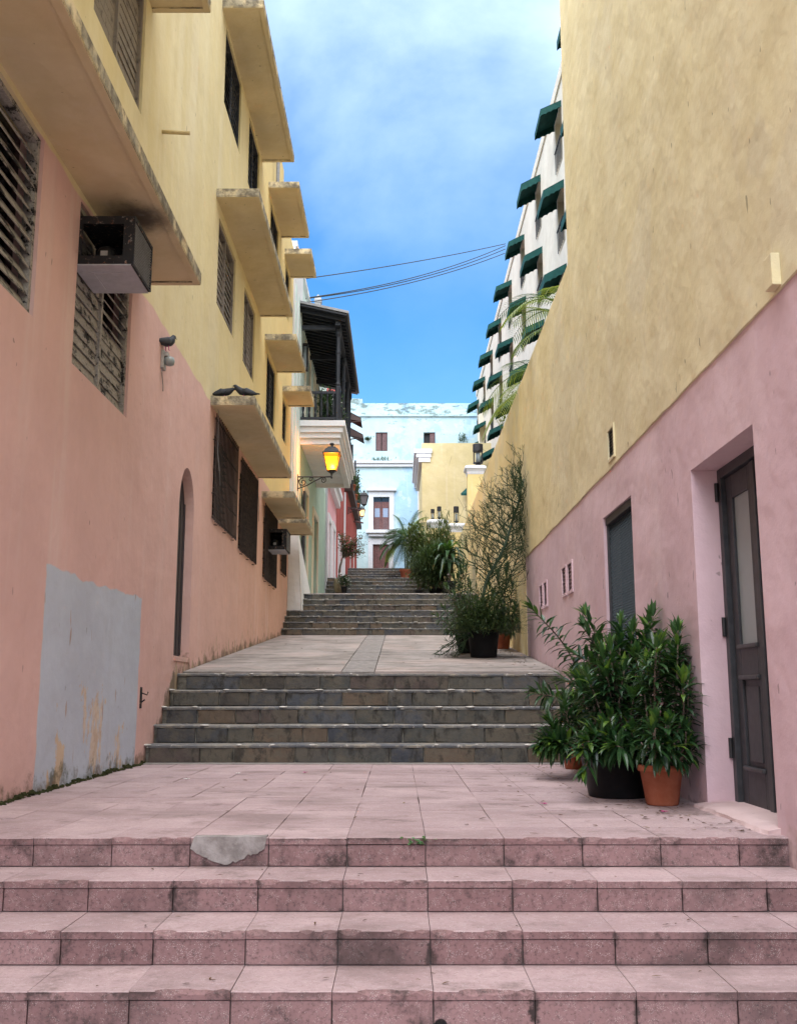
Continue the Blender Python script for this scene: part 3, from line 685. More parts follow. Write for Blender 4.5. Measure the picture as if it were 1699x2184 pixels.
# loose wires on the facade
for pts in ([(XL+.015, 14.5, 4.96), (XL+.08, 14.35, 4.80), (XL+.07, 14.42, 4.2), (XL+.09, 14.5, 3.95), (XL+.06, 14.75, 3.78)], [(XL+.015, 18.95, 4.8), (XL+.03, 19.1, 4.3), (XL+.02, 19.25, 4.0)], [(XL+.015, 11.08, 4.5), (XL+.02, 11.05, 4.35), (XL+.02, 11.14, 4.22), (XL+.018, 11.16, 4.15)]):
    MB().tube(pts, .005, 5).build('loose_wire', 'pipe_grey', LB)
# roof parapet mast and meter box behind canopy
MB().tube([(XL+.1, 20.3, 11.3), (XL+.1, 20.3, 13.4)], .04, 8).build('mast', 'pipe_grey', LB)

# ---- air conditioners in the left windows
def ac_unit(label, X0, X1, y0, y1, z0, z1, worn):
    t = thing('air_conditioner', label, 'air conditioner', 'window air conditioners of the pink and yellow building', loc=(0, 0, 0))
    th = .012; mb = MB().use('rust')
    mb.box(X0, X1, y0, y1, z1-th, z1)                                   # top
    mb.box(X0, X1, y1-th, y1, z0+th, z1-th)                             # far side
    e = .075                                                            # near side with a big opening
    mb.box(X0, X1-.02, y0, y0+th, z1-th-e*.8, z1-th); mb.box(X0, X1-.02, y0, y0+th, z0+th, z0+th+e); mb.box(X0, X0+e, y0, y0+th, z0+th+e, z1-th-e*.8); mb.box(X1-e-.02, X1-.02, y0, y0+th, z0+th+e, z1-th-e*.8)
    mb.box(X1-.02, X1, y0, y0+.02, z0, z1-th); mb.box(X1-.02, X1, y1-.03, y1-th, z0+th, z1-th); mb.box(X1-.018, X1, y0+.02, y1-.03, z0, z0+.02); mb.box(X1-.018, X1, y0+.02, y1-.03, z1-th-.02, z1-th)
    mb.build('casing', None, t)
    MB().box(X0, X1-.021, y0+.001, y1-.001, z0, z0+th-.001).build('base_pan', 'ac_pan', t, bevel=.002)
    rb = MB().box(X0+.02, X1-.10, y0+.15, y0+.165, z0-.006, z0); rb.box(X0+.12, X0+.14, y0+.16, y1-.1, z0-.006, z0); rb.build('pan_rib', 'ac_pan', t)
    gr = MB(); n = 16
    for k in range(1, n): gr.box(X1-.010, X1-.004, y0+.02, y1-.03, z0+.02+(z1-z0-.05)*k/n-.003, z0+.02+(z1-z0-.05)*k/n+.003)
    for k in range(1, 22): gr.box(X1-.013, X1-.0105, y0+.02+(y1-y0-.05)*k/22-.002, y0+.02+(y1-y0-.05)*k/22+.002, z0+.02, z1-.03)
    gr.build('coil_grille', 'pipe_grey', t)
    MB().box(X1-.06, X1-.03, y0+.03, y1-.03, z0+.02, z1-.02).build('coil', 'black_plastic', t)
    cx = (X0+X1)/2-.02; cyy = y0+.18
    MB().lathe([(.05, 0), (.085, .02), (.09, .16), (.07, .21), (.03, .23)], (cx, cyy, z0+th), 14).build('compressor', 'black_iron', t, smooth=True)
    MB().box(cx-.03, cx+.03, cyy-.094, cyy-.089, z0+.12, z0+.17).build('rating_label', 'sensor_white', t)
    return t
a = onX(281, 445, -2.25); b = onX(276, 557, -2.25)
ac_unit('large rusty air conditioner jutting from a louvred window under a canopy', XL-.05, -2.25, 8.06, 8.68, b.z+.02, a.z, True)
ac_unit('small air conditioner jutting out through a barred window', XL-.05, -2.30, 20.55, 21.25, 3.62, 4.06, False)

# ---- motion light and pigeons
sn = thing('flood_light', 'small white motion flood light fixed to the pink wall under a pigeon', 'light', loc=(0, 0, 0))
MB().box(XL, XL+.035, 11.06, 11.19, 4.40, 4.62).build('back_plate', 'sensor_white', sn, bevel=.008)
mb = MB().lathe([(.02, -.055), (.052, -.04), (.062, 0), (.052, .04), (.02, .055)], (XL+.085, 11.13, 4.50), 14); mb.build('lamp_head', 'frost_glass', sn, smooth=True)
MB().box(XL+.03, XL+.075, 11.08, 11.17, 4.55, 4.60).build('shroud', 'sensor_white', sn, bevel=.005)
def pigeon(label, p, yaw, pose='stand', head=(0, 0, 0)):
    """p = feet; bird faces local +x"""
    t = thing('pigeon', label, 'pigeon', 'pigeons on the pink and yellow building', loc=p); t.rotation_euler = (0, 0, yaw)
    if pose == 'stand': sp = [(-.20, 0, .055), (-.13, 0, .070), (-.07, 0, .085), (0, 0, .100), (.05, 0, .120), (.085, 0, .150), (.100, 0, .178), (.112, 0, .195), (.130, 0, .196), (.150, 0, .188)]
    else: sp = [(-.22, 0, .070), (-.14, 0, .078), (-.07, 0, .085), (0, 0, .092), (.05, 0, .100), (.09, 0, .115), (.118, 0, .13), (.135, 0, .138), (.152, 0, .134), (.17, 0, .122)]
    hx, hy, hz = head
    sp = [(x+hx*max(0, x-.05)*8, y+hy*max(0, x-.05)*8, z+hz*max(0, x-.05)*8) for x, y, z in sp]
    rr = [(.030, .006), (.036, .012), (.052, .038), (.060, .056), (.055, .055), (.042, .044), (.029, .031), (.026, .027), (.019, .019), (.004, .004)]
    MB().tube(sp, rr, 12, .25).build('body', 'feather', t, True, tint=True)
    h = Vector(sp[-1]); k = Vector(sp[-2])
    MB().tube([k+(h-k)*.8, h+(h-k).normalized()*.022], [.006, .001], 6).build('beak', 'pipe_grey', t)
    for s in (-1, 1):
        w_ = MB().tube([(.035, s*.048, .118 if pose == 'stand' else .105), (-.03, s*.058, .10), (-.12, s*.040, .078), (-.185, s*.016, .068)], [(.008, .02), (.010, .042), (.008, .028), (.003, .006)], 8, .75); w_.build('wing', 'feather', t, True, tint=True)
        MB().tube([(.01, s*.022, .07), (.015, s*.022, .004), (.035, s*.024, .004)], [.007, .004, .003], 5).build('leg', 'petal_pink', t)
    return t
pigeon('pigeon standing on the flood light of the pink wall', (XL+.05, 11.10, 4.622), R(60))
pigeon('pigeon at the outer end of the canopy, tail raised', onX(480, 838, -2.45)+Vector((0, 0, 0)), R(5), 'lean') if False else None
zc_ = 4.84+.137
pigeon('pigeon on the canopy over the barred windows, tail toward the wall', (XL+.17, 14.24, zc_), R(-8), 'lean')
pigeon('pigeon on the canopy over the barred windows, tail toward the street', (XL+.47, 14.22, zc_), R(186), 'lean', (0, 0, .06))

# ================================================================== RIGHT BUILDING
RB = thing('townhouse', 'tall windowless townhouse wall, pink below and yellow above, with a recessed grey door', 'building')
DOOR = (5.64, 6.89, .03, 2.275); MESH = (8.70, 9.92, .10, 2.455)
RBE = 11.40; PE_ = 16.05
mb = MB(); VENT_P = [(13.80, 14.08, 1.93, 2.24), (14.22, 14.50, 1.93, 2.24), (11.76, 12.05, 1.93, 2.25), (12.20, 12.48, 1.93, 2.25)]
wall_yz(mb, XR, .30, -3, RBE, -.94, 2.872, [DOOR, MESH]); mb.box(XR+.32, 12, -3, RBE, -.94, 2.86)
mb.build('lower_wall', 'right_pink', RB)
mb = MB(); wall_yz(mb, XR-.010, .31, -3, RBE, 2.874, 17, [(9.22, 9.46, 2.95, 3.22)]); mb.box(XR+.32, 12, -3, RBE, 2.9, 16.9)
mb.build('upper_wall', 'right_yel', RB)
def vent(parent, X, y0, y1, z0, z1, mat, n, smat=None):
    mb = MB(); e = .03; xa, xb = X-.016, X+.02
    mb.box(xa, xb, y0-e, y0, z0-e, z1+e); mb.box(xa, xb, y1, y1+e, z0-e, z1+e); mb.box(xa, xb, y0, y1, z0-e, z0); mb.box(xa, xb, y0, y1, z1, z1+e)
    v = mb.build('vent', mat, parent, bevel=.002)
    MB().box(X+.05, X+.06, y0, y1, z0, z1).build('vent_back', 'black_plastic', v)
    for k in range(n):
        z = z0+(z1-z0)*(k+.5)/n; mtx = Matrix.Translation((X+.012, 0, z)) @ Matrix.Rotation(R(-38), 4, 'Y')
        MB().box(-.010, .010, y0+.001, y1-.001, -.004, .004, mtx).build('slat', smat or mat, v)
    return v
vent(RB, XR-.010, 9.22, 9.46, 2.95, 3.22, 'right_yel', 9, 'dark_frame')
# recessed door
dx = XR+.20
D = MB().use('door_paint')
y0, y1, z0, z1 = DOOR; fw = .07
D.box(dx-.02, dx+.06, y0+.002, y0+fw, z0, z1-.002); D.box(dx-.02, dx+.06, y1-fw, y1-.002, z0, z1-.002); D.box(dx-.02, dx+.06, y0+fw, y1-fw, z1-fw, z1-.002)
dframe = D.build('door_frame', None, RB, bevel=.003)
MB().box(dx+.085, dx+.095, y0, y1, z0, z1).build('door_back', 'black_plastic', RB)
def leaf_door(ya, yb):
    st = .115
    mb = MB(); xa, xb = dx+.012, dx+.055
    mb.box(xa, xb, ya, ya+st, z0+.01, z1-fw-.004); mb.box(xa, xb, yb-st, yb, z0+.01, z1-fw-.004)
    mb.box(xa, xb, ya+st, yb-st, z1-fw-.16, z1-fw-.004); mb.box(xa, xb, ya+st, yb-st, z0+.01, z0+.24); mb.box(xa, xb, ya+st, yb-st, z0+.80, z0+1.02)
    d = mb.build('door', 'door_paint', RB, bevel=.004)
    MB().box(xa+.018, xa+.026, ya+st, yb-st, z0+1.02, z1-fw-.16).build('pane', 'frost_glass', d)
    MB().box(xa+.016, xb-.005, ya+st, yb-st, z0+.24, z0+.80).build('panel', 'door_paint', d)
    MB().box(xa+.006, xa+.0159, ya+st+.045, yb-st-.045, z0+.285, z0+.755).build('raised_panel', 'door_moulding', d, bevel=.003)
    for z in (z0+.225, z0+.80, z0+1.0): MB().box(xa-.022, xa+.004, ya+st-.02, yb-st+.02, z, z+.028).build('moulding', 'door_moulding', d, bevel=.008)
    return d
ym = (y0+y1)/2
d1 = leaf_door(ym+.004, y1-fw-.004); leaf_door(y0+fw+.004, ym-.004)
MB().box(dx-.002, dx+.0115, ym-.035, ym+.035, z0+.01, z1-fw-.004).build('door_astragal', 'door_moulding', RB, bevel=.004)
for z in (.32, 1.12, 2.05): MB().tube([(dx-.032, y1-.014, z), (dx-.032, y1-.014, z+.13)], .014, 8).build('hinge', 'black_iron', dframe)
# worn plaster threshold in front of the door
mb = MB(); n = 14; vs = []; fs = []
for i in range(n+1):
    y = 5.60+1.33*i/n; e = rj(.010)
    vs += [(XR-.085+e-.012*math.sin(i*.7), y, -.01), (XR-.072+e, y, .020+rj(.004)), (XR+.02, y, .036), (XR+.30, y, .046), (XR+.30, y, -.01)]
for i in range(n):
    for k in range(5): fs.append((i*5+k, i*5+5+k, i*5+5+(k+1) % 5, i*5+(k+1) % 5))
fs += [(4, 3, 2, 1, 0), tuple(n*5+k for k in range(5))]
simple_paint('threshold_paint', (.52, .385, .38), (.60, .46, .45), .8)
mb.add(vs, fs).build('threshold', 'threshold_paint', RB)
# doorway closed with expanded metal
y0, y1, z0, z1 = MESH
mb = MB(); mb.box(XR+.03, XR+.07, y0+.002, y0+.04, z0, z1-.076); mb.box(XR+.03, XR+.07, y1-.06, y1-.002, z0, z1-.076); mb.box(XR+.02, XR+.08, y0+.002, y1-.002, z1-.075, z1-.002)
gf = mb.build('mesh_screen', 'dark_frame', RB, bevel=.003)
MB().box(XR+.16, XR+.17, y0+.003, y1-.003, z0, z1-.05).build('screen_back', 'black_plastic', gf)
mb = MB(); pw, ph = .052, .024; cols_ = int((y1-y0-.1)/pw); rows = int((z1-z0-.085)/ph)
for j in range(rows):
    for i in range(cols_):
        ya = y0+.045+i*pw+(pw/2 if j % 2 else 0); za = z0+.01+j*ph
        for s in (0, 1):
            p = Vector((XR+.045, ya+s*pw/2, za+(ph if s else 0))); q = Vector((XR+.057, ya+(s+1)*pw/2, za+(0 if s else ph)))
            p = (XR+.045, ya+s*pw/2, za+(ph if s else 0)); q = (XR+.045, ya+(s+1)*pw/2, za+(0 if s else ph))
            h_ = .0035
            mb.add([(p[0], p[1], p[2]-h_), (q[0], q[1], q[2]-h_), (q[0]+.009, q[1], q[2]+h_), (p[0]+.009, p[1], p[2]+h_)], [(0, 1, 2, 3)])
mb.build('metal_mesh', 'mesh_dark', gf, kind='stuff')
MB().box(XR-.06, XR-.010, 5.05, 5.16, 2.88, 3.06).build('junction_box', 'right_yel', RB, bevel=.006)
mb = MB(); n = 110; rq = random.Random(6); vs = []; fs = []
for i in range(n+1):
    y = 4.0+(PE_-4.0)*i/n; zl = 2.862+.020*noise.noise((y*1.1, 0, 0))+.008*noise.noise((y*5, 3, 0)); xo = XR-.013+.004*noise.noise((y*2, 9, 0))
    vs += [(XR-.001, y, zl), (xo, y, zl+.004), (xo, y, 2.90), (XR-.001, y, 2.90)]
for i in range(n):
    for k in range(4): fs.append((i*4+k, i*4+4+k, i*4+4+(k+1) % 4, i*4+(k+1) % 4))
mb.add(vs, fs).build('plaster_lip', 'right_yel', RB)

# ---- garden wall that goes on level from the townhouse
TW_ = thing('garden_wall', 'long level yellow garden wall with a pink lower part beside the steps', 'wall')
TZ = 5.81; PE = 16.05; GE = 34.3
mb = MB(); wall_yz(mb, XR, .30, RBE+.002, PE, -.5, 2.872, VENT_P); mb.build('lower_wall', 'right_pink', TW_)
mb = MB(); mb.box(XR-.010, XR+.30, RBE+.002, PE, 2.874, TZ); mb.prism([(XR-.012, PE+.001), (XR+.30, PE+.001), (XR+.30, GE), (XR-.012, GE)], 'z', -.5, TZ-.001); mb.build('upper_wall', 'right_yel', TW_)
for v in VENT_P: vent(TW_, XR, *v, 'right_pink', 7)
mb = MB().box(2.36, 4.98, RBE+.01, 60, 1.0, 5.2); tg = mb.build('terrace', 'concrete', kind='structure'); tag(tg, 'raised terrace behind the yellow garden wall')
# ---- gate pillars with white caps
def pillar(label, c, w_, ztop, zbase):
    t = thing('gate_pillar', label, 'pillar', 'yellow pillars with white moulded caps', loc=(0, 0, 0)); h = w_/2
    MB().box(c[0]-h, c[0]+h, c[1]-h, c[1]+h, zbase, ztop-.34).build('shaft', 'pillar_yellow', t, bevel=.01)
    q = 2**.5
    MB().lathe([(h*q*1.02, -.34), (h*q*1.06, -.30), (h*q*1.08, -.24), (h*q*1.25, -.16), (h*q*1.36, -.14), (h*q*1.36, -.07), (h*q*1.05, -.02), (h*q*.8, 0)], (c[0], c[1], ztop), 4, True).build('cap', 'white_trim', t)
    return t
def post_lantern(label, c, h, w_):
    t = thing('post_lantern', label, 'lantern', 'black cage lanterns on the pillars', loc=(0, 0, 0)); r = w_/2
    MB().lathe([(r*.55, 0), (r*.55, h*.10), (r*.3, h*.12), (r*.3, h*.16)], c, 10).build('base', 'black_iron', t)
    MB().lathe([(r, h*.66), (r*1.03, h*.68), (r*1.03, h*.99), (r*.9, h)], c, 14).build('hood', 'black_iron', t)
    mb = MB()
    for k in range(6):
        a = k*math.pi/3+.3; mb.tube([(c[0]+r*.95*math.cos(a), c[1]+r*.95*math.sin(a), c[2]+h*.15), (c[0]+r*.95*math.cos(a), c[1]+r*.95*math.sin(a), c[2]+h*.68)], r*.07, 5)
    mb.lathe([(r, h*.135), (r, h*.165)], c, 14); mb.build('cage', 'black_iron', t)
    MB().lathe([(r*.45, h*.17), (r*.45, h*.60)], c, 10).build('glass', 'frost_glass', t, smooth=True)
    return t
p3 = onY(1012, 995, 35.5); pillar('tall yellow pillar rising behind the garden wall top', (p3.x, 35.5), .56, p3.z, 4)
post_lantern('large black cage lantern on the tall pillar behind the garden wall', (p3.x+.12, 35.5, p3.z), .82, .36)
p2 = onY(975, 1118, 36.6); pillar('yellow pillar at the end of the garden wall', (p2.x, 36.6), .56, p2.z, 2.5)
post_lantern('black cage lantern on the pillar at the end of the garden wall', (p2.x-.04, 36.6, p2.z), .66, .19)
p1 = onY(932, 1110, 37.4); pillar('yellow pillar among the bushes beside the slate steps', (p1.x, 37.4), .58, p1.z, 2.5)
post_lantern('shorter cage lantern of the pair above the bushes', (p1.x-.17, 37.45, p1.z), .44, .14)
post_lantern('taller cage lantern of the pair above the bushes', (p1.x+.07, 37.25, p1.z), .50, .16)

# ================================================================== GREEN BALCONY HOUSE
GH = thing('balcony_house', 'white and sage green house with a dark timber balcony under a shingled roof', 'house')
GY0, GY1, GZT = 24.72, 37.0, 12.1
gd = [(28.3, 29.5, 2.9, 6.45), (31.6, 33.2, 3.2, 6.3), (28.2, 29.5, 8.15, 10.6), (31.3, 32.6, 8.15, 10.6)]
mb = MB().use('mint_paint'); wall_yz(mb, XL, -.28, 26.9, GY1, 1.5, 8.0, gd[:2]); mb.box(-11, XL-.32, 24.8, GY1, 1.5, 12.0); mb.build('wall', None, GH)
mb = MB(); wall_yz(mb, XL, -.28, 26.9, GY1, 8.002, GZT, gd[2:]); mb.build('upper_wall', 'pale_mint', GH)
mb = MB().box(XL-.28, XL+.03, GY0, 26.9, 1.5, GZT+.2); mb.box(XL-.30, XL+.06, 24.9, GY1, GZT+.201, GZT+.35); mb.build('corner_pier', 'white_paint', GH)
for y in (25.0, 25.75, 26.4): MB().box(XL+.03, XL+.045, y, y+.28, 4.6, 11.3).build('pier_stripe', 'pale_mint', GH)
for i, (a, b, c, d) in enumerate(gd):
    mb = MB().use('cream_paint'); e = .22
    mb.box(XL+.001, XL+.05, a-e, a, c-.1 if i > 1 else c-.8, d+e); mb.box(XL+.001, XL+.05, b, b+e, c-.1 if i > 1 else c-.8, d+e); mb.box(XL+.001, XL+.05, a, b, d, d+e)
    mb.build('door_surround', None, GH)
    mb = MB().use('dark_wood').box(XL-.24, XL-.20, a, b, c, d)
    for k in range(3): mb.box(XL-.20, XL-.18, a+.08, b-.08, c+.1+k*(d-c)/3, c+(k+1)*(d-c)/3-.05)
    mb.build('door', None, GH)
# dark door leaf standing open against the wall's face
MB().box(XL+.052, XL+.10, 27.75, 28.08, 2.9, 6.3).build('open_door_leaf', 'dark_wood', GH)
# battered buttress at the corner
MB().add([(XL+.001, 24.6, 1.0), (-2.27, 24.6, 1.0), (-2.27, 26.7, 1.0), (XL+.001, 27.6, 1.0), (XL+.001, 24.64, 4.72), (-2.47, 24.66, 4.62), (-2.52, 26.1, 4.40), (XL+.001, 26.4, 4.5), (-2.30, 24.6, 2.2), (-2.29, 26.6, 3.1)],
         [(0, 1, 8, 5, 4), (1, 2, 9, 6, 5, 8), (2, 3, 7, 6, 9), (4, 5, 6, 7), (0, 3, 2, 1), (0, 4, 7, 3)]).build('buttress', 'white_paint', GH, bevel=.02)
# --- balcony
BY0, BY1, BX = 26.55, 33.0, -1.45
BZ = 8.02; PX = -1.66
bal = MB(); bal.box(XL+.002, BX, BY0, BY1, BZ-.16, BZ); bal.box(XL+.002, BX-.06, BY0+.06, BY1-.06, BZ-.32, BZ-.16); bal.box(XL+.002, BX-.12, BY0+.12, BY1-.12, BZ-.46, BZ-.32)
bal.box(BX-.34, BX-.16, BY0+.2, BY1-.2, BZ-.62, BZ-.46); bal.box(XL+.002, BX-.34, BY0+.2, BY0+.34, BZ-.62, BZ-.46); bal.box(XL+.002, BX-.34, BY1-.34, BY1-.2, BZ-.62, BZ-.46)
BAL = bal.build('balcony', 'white_trim', GH, bevel=.008)
for k in range(11):
    y = BY0+.36+k*.53; MB().box(XL+.004, BX-.345, y, y+.50, BZ-.50, BZ-.461).build('soffit_board', 'white_trim', BAL, bevel=.004)
def baluster_mesh():
    p = [(.032, 0), (.032, .10), (.018, .13), (.036, .22), (.040, .30), (.024, .42), (.016, .50), (.020, .56), (.030, .58), (.030, .68)]
    o = MB().lathe(p, (0, 0, 0), 8).build('baluster', 'dark_wood', smooth=True); me = o.data; bpy.data.objects.remove(o); return me
bme = baluster_mesh()
for k in range(6): link('baluster', bme, BAL, loc=(XL+.12+k*.165, BY0+.07, BZ+.10))
for k in range(34): link('baluster', bme, BAL, loc=(PX, BY0+.25+k*.18, BZ+.10))
mb = MB().box(XL+.004, PX+.04, BY0+.03, BY0+.11, BZ+.76, BZ+.83); mb.box(PX-.04, PX+.04, BY0+.11, BY1-.05, BZ+.76, BZ+.83); mb.box(XL+.004, PX+.04, BY0+.035, BY0+.105, BZ+.04, BZ+.10); mb.box(PX-.035, PX+.035, BY0+.105, BY1-.05, BZ+.04, BZ+.10)
mb.build('handrail', 'dark_wood', BAL)
RZ0, RZ1 = 10.78, 11.02      # roof heights: outer plate, wall
for y in (BY0+.10, 29.2, 31.6, BY1-.1):
    MB().lathe([(.085, 0), (.085, .95), (.06, .98), (.072, 1.04), (.055, 1.10), (.060, 1.9), (.074, 1.93), (.074, 1.97), (.06, 2.0), (.055, 2.4), (.075, 2.45), (.09, 2.48), (.09, RZ0-BZ-.12)], (PX, y, BZ), 8, True).build('post', 'dark_wood', BAL)
    MB().box(XL+.004, PX-.08, y-.05, y+.05, RZ0-.15, RZ0-.03).build('tie_beam', 'dark_wood', BAL)
MB().box(PX-.07, PX+.07, BY0-.2, BY1+.2, RZ0-.12, RZ0).build('wall_plate', 'dark_wood', BAL)
ox = -1.40; osl = (RZ1-RZ0)/(PX-XL)
zr = lambda x: RZ1-osl*(x-XL)
roof = MB().add([(XL+.001, BY0-.5, zr(XL)+.10), (ox, BY0-.5, zr(ox)+.10), (ox, BY1+.5, zr(ox)+.10), (XL+.001, BY1+.5, zr(XL)+.10), (XL+.001, BY0-.5, zr(XL)+.16), (ox, BY0-.5, zr(ox)+.16), (ox, BY1+.5, zr(ox)+.16), (XL+.001, BY1+.5, zr(XL)+.16)],
               [(0, 1, 2, 3), (4, 7, 6, 5), (0, 4, 5, 1), (1, 5, 6, 2), (2, 6, 7, 3), (3, 7, 4, 0)]).build('roof', 'dark_wood', GH)
MB().hexa([(x, y, zr(x)+dz) for dz in (.163, .23) for y in (BY0-.54, BY1+.54) for x in (XL+.002, ox+.05)]).build('roof_covering', 'pipe_grey', roof)
for k in range(26):
    y = BY0-.3+k*.265; MB().hexa([(x, yy, zr(x)+dz) for dz in (0.0, .099) for yy in (y, y+.07) for x in (XL+.003, ox-.06)]).build('rafter', 'dark_wood', roof)
MB().box(XL+.004, PX-.06, BY1-.12, BY1-.06, BZ+.01, RZ0-.16).build('end_screen', 'dark_wood', BAL)
# things on the balcony wall
for y, z in ((27.35, 9.75),):
    sc = MB().use('black_iron').box(XL+.002, XL+.03, y, y+.30, z, z+.75); sc.box(XL+.03, XL+.14, y, y+.30, z+.70, z+.75); sc.box(XL+.03, XL+.14, y, y+.30, z, z+.05)
    for yy in (y, y+.27): sc.box(XL+.115, XL+.14, yy, yy+.03, z+.05, z+.70)
    sc.use('frost_glass').box(XL+.03, XL+.11, y+.06, y+.24, z+.08, z+.68); o = sc.build('wall_lamp', None, GH)
cy_ = MB().lathe([(.13, 0), (.13, 1.0), (.16, 1.02), (.16, 1.12), (.02, 1.3)], (-2.55, 30.4, 11.9), 4, True).build('chimney_post', 'pipe_grey', GH)

# ================================================================== PINK HOUSE, RED HOUSES
PH = thing('pink_house', 'narrow pink house with white dado and white arched door', 'house')
pw_ = [(38.5, 39.6, 4.0, 7.3), (41.0, 42.3, 3.7, 7.4)]
mb = MB(); wall_yz(mb, XL, -.28, GY1+.6, 43.4, 2, 8.95, pw_); mb.box(-11, XL-.32, GY1+.05, 43.4, 2, 8.9); mb.build('wall', 'house_pink', PH)
MB().box(XL-.3, XL+.04, GY1+.01, GY1+.6, 2, 8.9).build('grey_pier', 'grey_paint', PH)
mb = MB(); mb.box(XL+.002, XL+.03, GY1+.62, 38.2, 2, 5.6); mb.box(XL+.002, XL+.03, 39.9, 40.7, 2, 5.6); mb.box(XL+.002, XL+.03, 42.6, 43.38, 2, 5.6); mb.box(XL+.002, XL+.03, 38.5, 39.6, 2, 3.99); mb.build('dado', 'white_paint', PH)
for i, (a, b, c, d) in enumerate(pw_):
    mb = MB().use('white_trim').box(XL+.002, XL+.06, a-.28, a, 2.2, d+.25); mb.box(XL+.002, XL+.06, b, b+.28, 2.2, d+.25); mb.box(XL+.002, XL+.06, a, b, d, d+.25); mb.build('surround', None, PH)
    mb = MB().use('dark_glass').box(XL-.2, XL-.17, a, b, c, d); mb.use('white_trim').box(XL-.17, XL-.14, (a+b)/2-.03, (a+b)/2+.03, c, d); mb.box(XL-.17, XL-.14, a, b, c+1.6, c+1.66); mb.build('window', None, PH)
mb = MB().box(XL+.002, XL+.18, GY1+.62, 43.45, 8.65, 8.97); mb.box(XL+.002, XL+.28, GY1+.61, 43.5, 8.98, 9.2); mb.build('cornice', 'white_trim', PH)
RH = thing('red_house', 'tall dark red house with brown metal awnings above the pink house', 'house')
rw = [(45.0, 46.0, 4.6, 7.6), (47.6, 48.6, 4.6, 7.6)]
mb = MB(); wall_yz(mb, XL, -.28, 43.5, 49.9, 3, 14.6, rw); mb.box(-11, XL-.32, 43.5, 49.9, 3, 14.5); mb.build('wall', 'house_red', RH)
for (a, b, c, d) in rw:
    MB().box(XL-.2, XL-.17, a, b, c, d).build('door', 'dark_glass', RH); mb = MB(); mb.box(XL+.002, XL+.05, a-.16, a, 3.6, d+.16); mb.box(XL+.002, XL+.05, b, b+.16, 3.6, d+.16); mb.box(XL+.002, XL+.05, a, b, d, d+.16); mb.build('surround', 'white_trim', RH)
MB().box(XL+.002, XL+.08, 49.6, 49.89, 3.5, 10.6).build('downpipe', 'white_trim', RH)
for y in (44.8, 47.6):
    z = onY(735, 866 if y < 46 else 903, y).z
    for q in (0,):
        mb = MB().add([(XL, y, z), (-1.72, y, z-.55), (-1.72, y+1.8, z-.55), (XL, y+1.8, z), (XL, y, z-.03), (-1.72, y, z-.58), (-1.72, y+1.8, z-.58), (XL, y+1.8, z-.03)], [(0, 1, 2, 3), (7, 6, 5, 4), (0, 4, 5, 1), (1, 5, 6, 2), (2, 6, 7, 3), (3, 7, 4, 0)])
        mb.add([(XL, y+.01, z-.04), (-1.72, y+.01, z-.59), (-1.72, y+.01, z-.72), (XL, y+.01, z-.55)], [(0, 1, 2, 3)])
        mb.tube([(XL, y+.03, z-.85), (-1.74, y+.03, z-.72)], .02, 5); mb.tube([(XL, y+.03, z-.8), (-1.74, y+.03, z-.72)], .015, 5)
    mb.build('awning', 'brown_metal', RH)
RL = thing('red_terrace_house', 'low dark red house with a black railed roof terrace', 'house')
mb = MB(); wall_yz(mb, XL+.14, -.4, 49.95, 62, 4, 10.7, [(53.5, 54.6, 6.2, 8.8), (57.5, 58.6, 6.2, 8.8)]); mb.box(-11, XL-.27, 49.95, 62, 4, 10.6); mb.build('wall', 'house_red', RL)
for a in (53.5, 57.5):
    MB().box(XL, XL+.03, a, a+1.1, 6.2, 8.8).build('shutter', 'dark_wood', RL)
    MB().box(XL+.142, XL+.18, a-.14, a, 6.1, 8.9).build('surround', 'white_trim', RL)
MB().box(-6, XL+.42, 49.8, 62.2, 10.72, 10.95).build('terrace_slab', 'brown_metal', RL)
mb = MB()
for k in range(24): mb.tube([(XL+.36, 50+k*.5, 10.95), (XL+.36, 50+k*.5, 12.3)], .028, 5)
mb.box(XL+.33, XL+.39, 49.9, 62, 12.3, 12.37); mb.box(XL+.33, XL+.39, 49.9, 62, 11.1, 11.15); mb.box(XL-.5, XL+.36, 49.88, 49.94, 12.3, 12.36)
for k in range(3): mb.tube([(XL+.36, 50.2+k*3.6, 10.8), (XL+.36, 50.2+k*3.6, 13.2)], .06, 6)
mb.build('railing', 'black_iron', RL)
for y in (52, 56): MB().tube([(XL+.2, y, 10.2), (XL+.75, y, 10.1)], .045, 8).build('spout', 'brown_wood', RL)

# ================================================================== PALE BLUE BUILDING AT THE TOP
YB = 64.0
BB = thing('blue_building', 'weathered pale blue building with dark wooden doors at the top of the steps', 'building')
def bx_(x0, y0, x1, y1): a = onY(x0, y0, YB); b = onY(x1, y1, YB); return (min(a.x, b.x), max(a.x, b.x), min(a.z, b.z), max(a.z, b.z))
W1, W2 = bx_(801, 922, 826, 962), bx_(903, 922, 928, 962); D1 = bx_(796, 1060, 830, 1131); D2 = bx_(795, 1161, 829, 1225)
zt = onY(850, 860, YB).z
mb = MB(); n0 = len(mb.v)
hl = [W1, W2, D1, D2]
tmp = MB(); wall_yz(tmp, 0, .4, -12, 24, 4, zt, hl)
mb.add([(y, YB+x, z) for x, y, z in tmp.v], [tuple(reversed(f)) for f in tmp.f]); mb.box(-12, 24, YB+.45, YB+10, 4, zt-.3); mb.build('wall', 'house_blue', BB)
z_ = onY(850, 885, YB).z; MB().box(-12, 24, YB-.10, YB-.002, z_-.12, z_+.05).build('parapet_band', 'house_blue', BB, bevel=.02)
z_ = onY(850, 996, YB).z; mb = MB().box(-12, 24, YB-.16, YB-.002, z_, z_+.22); mb.box(-12, 24, YB-.26, YB-.002, z_+.221, z_+.36); mb.build('cornice', 'lead_white', BB)
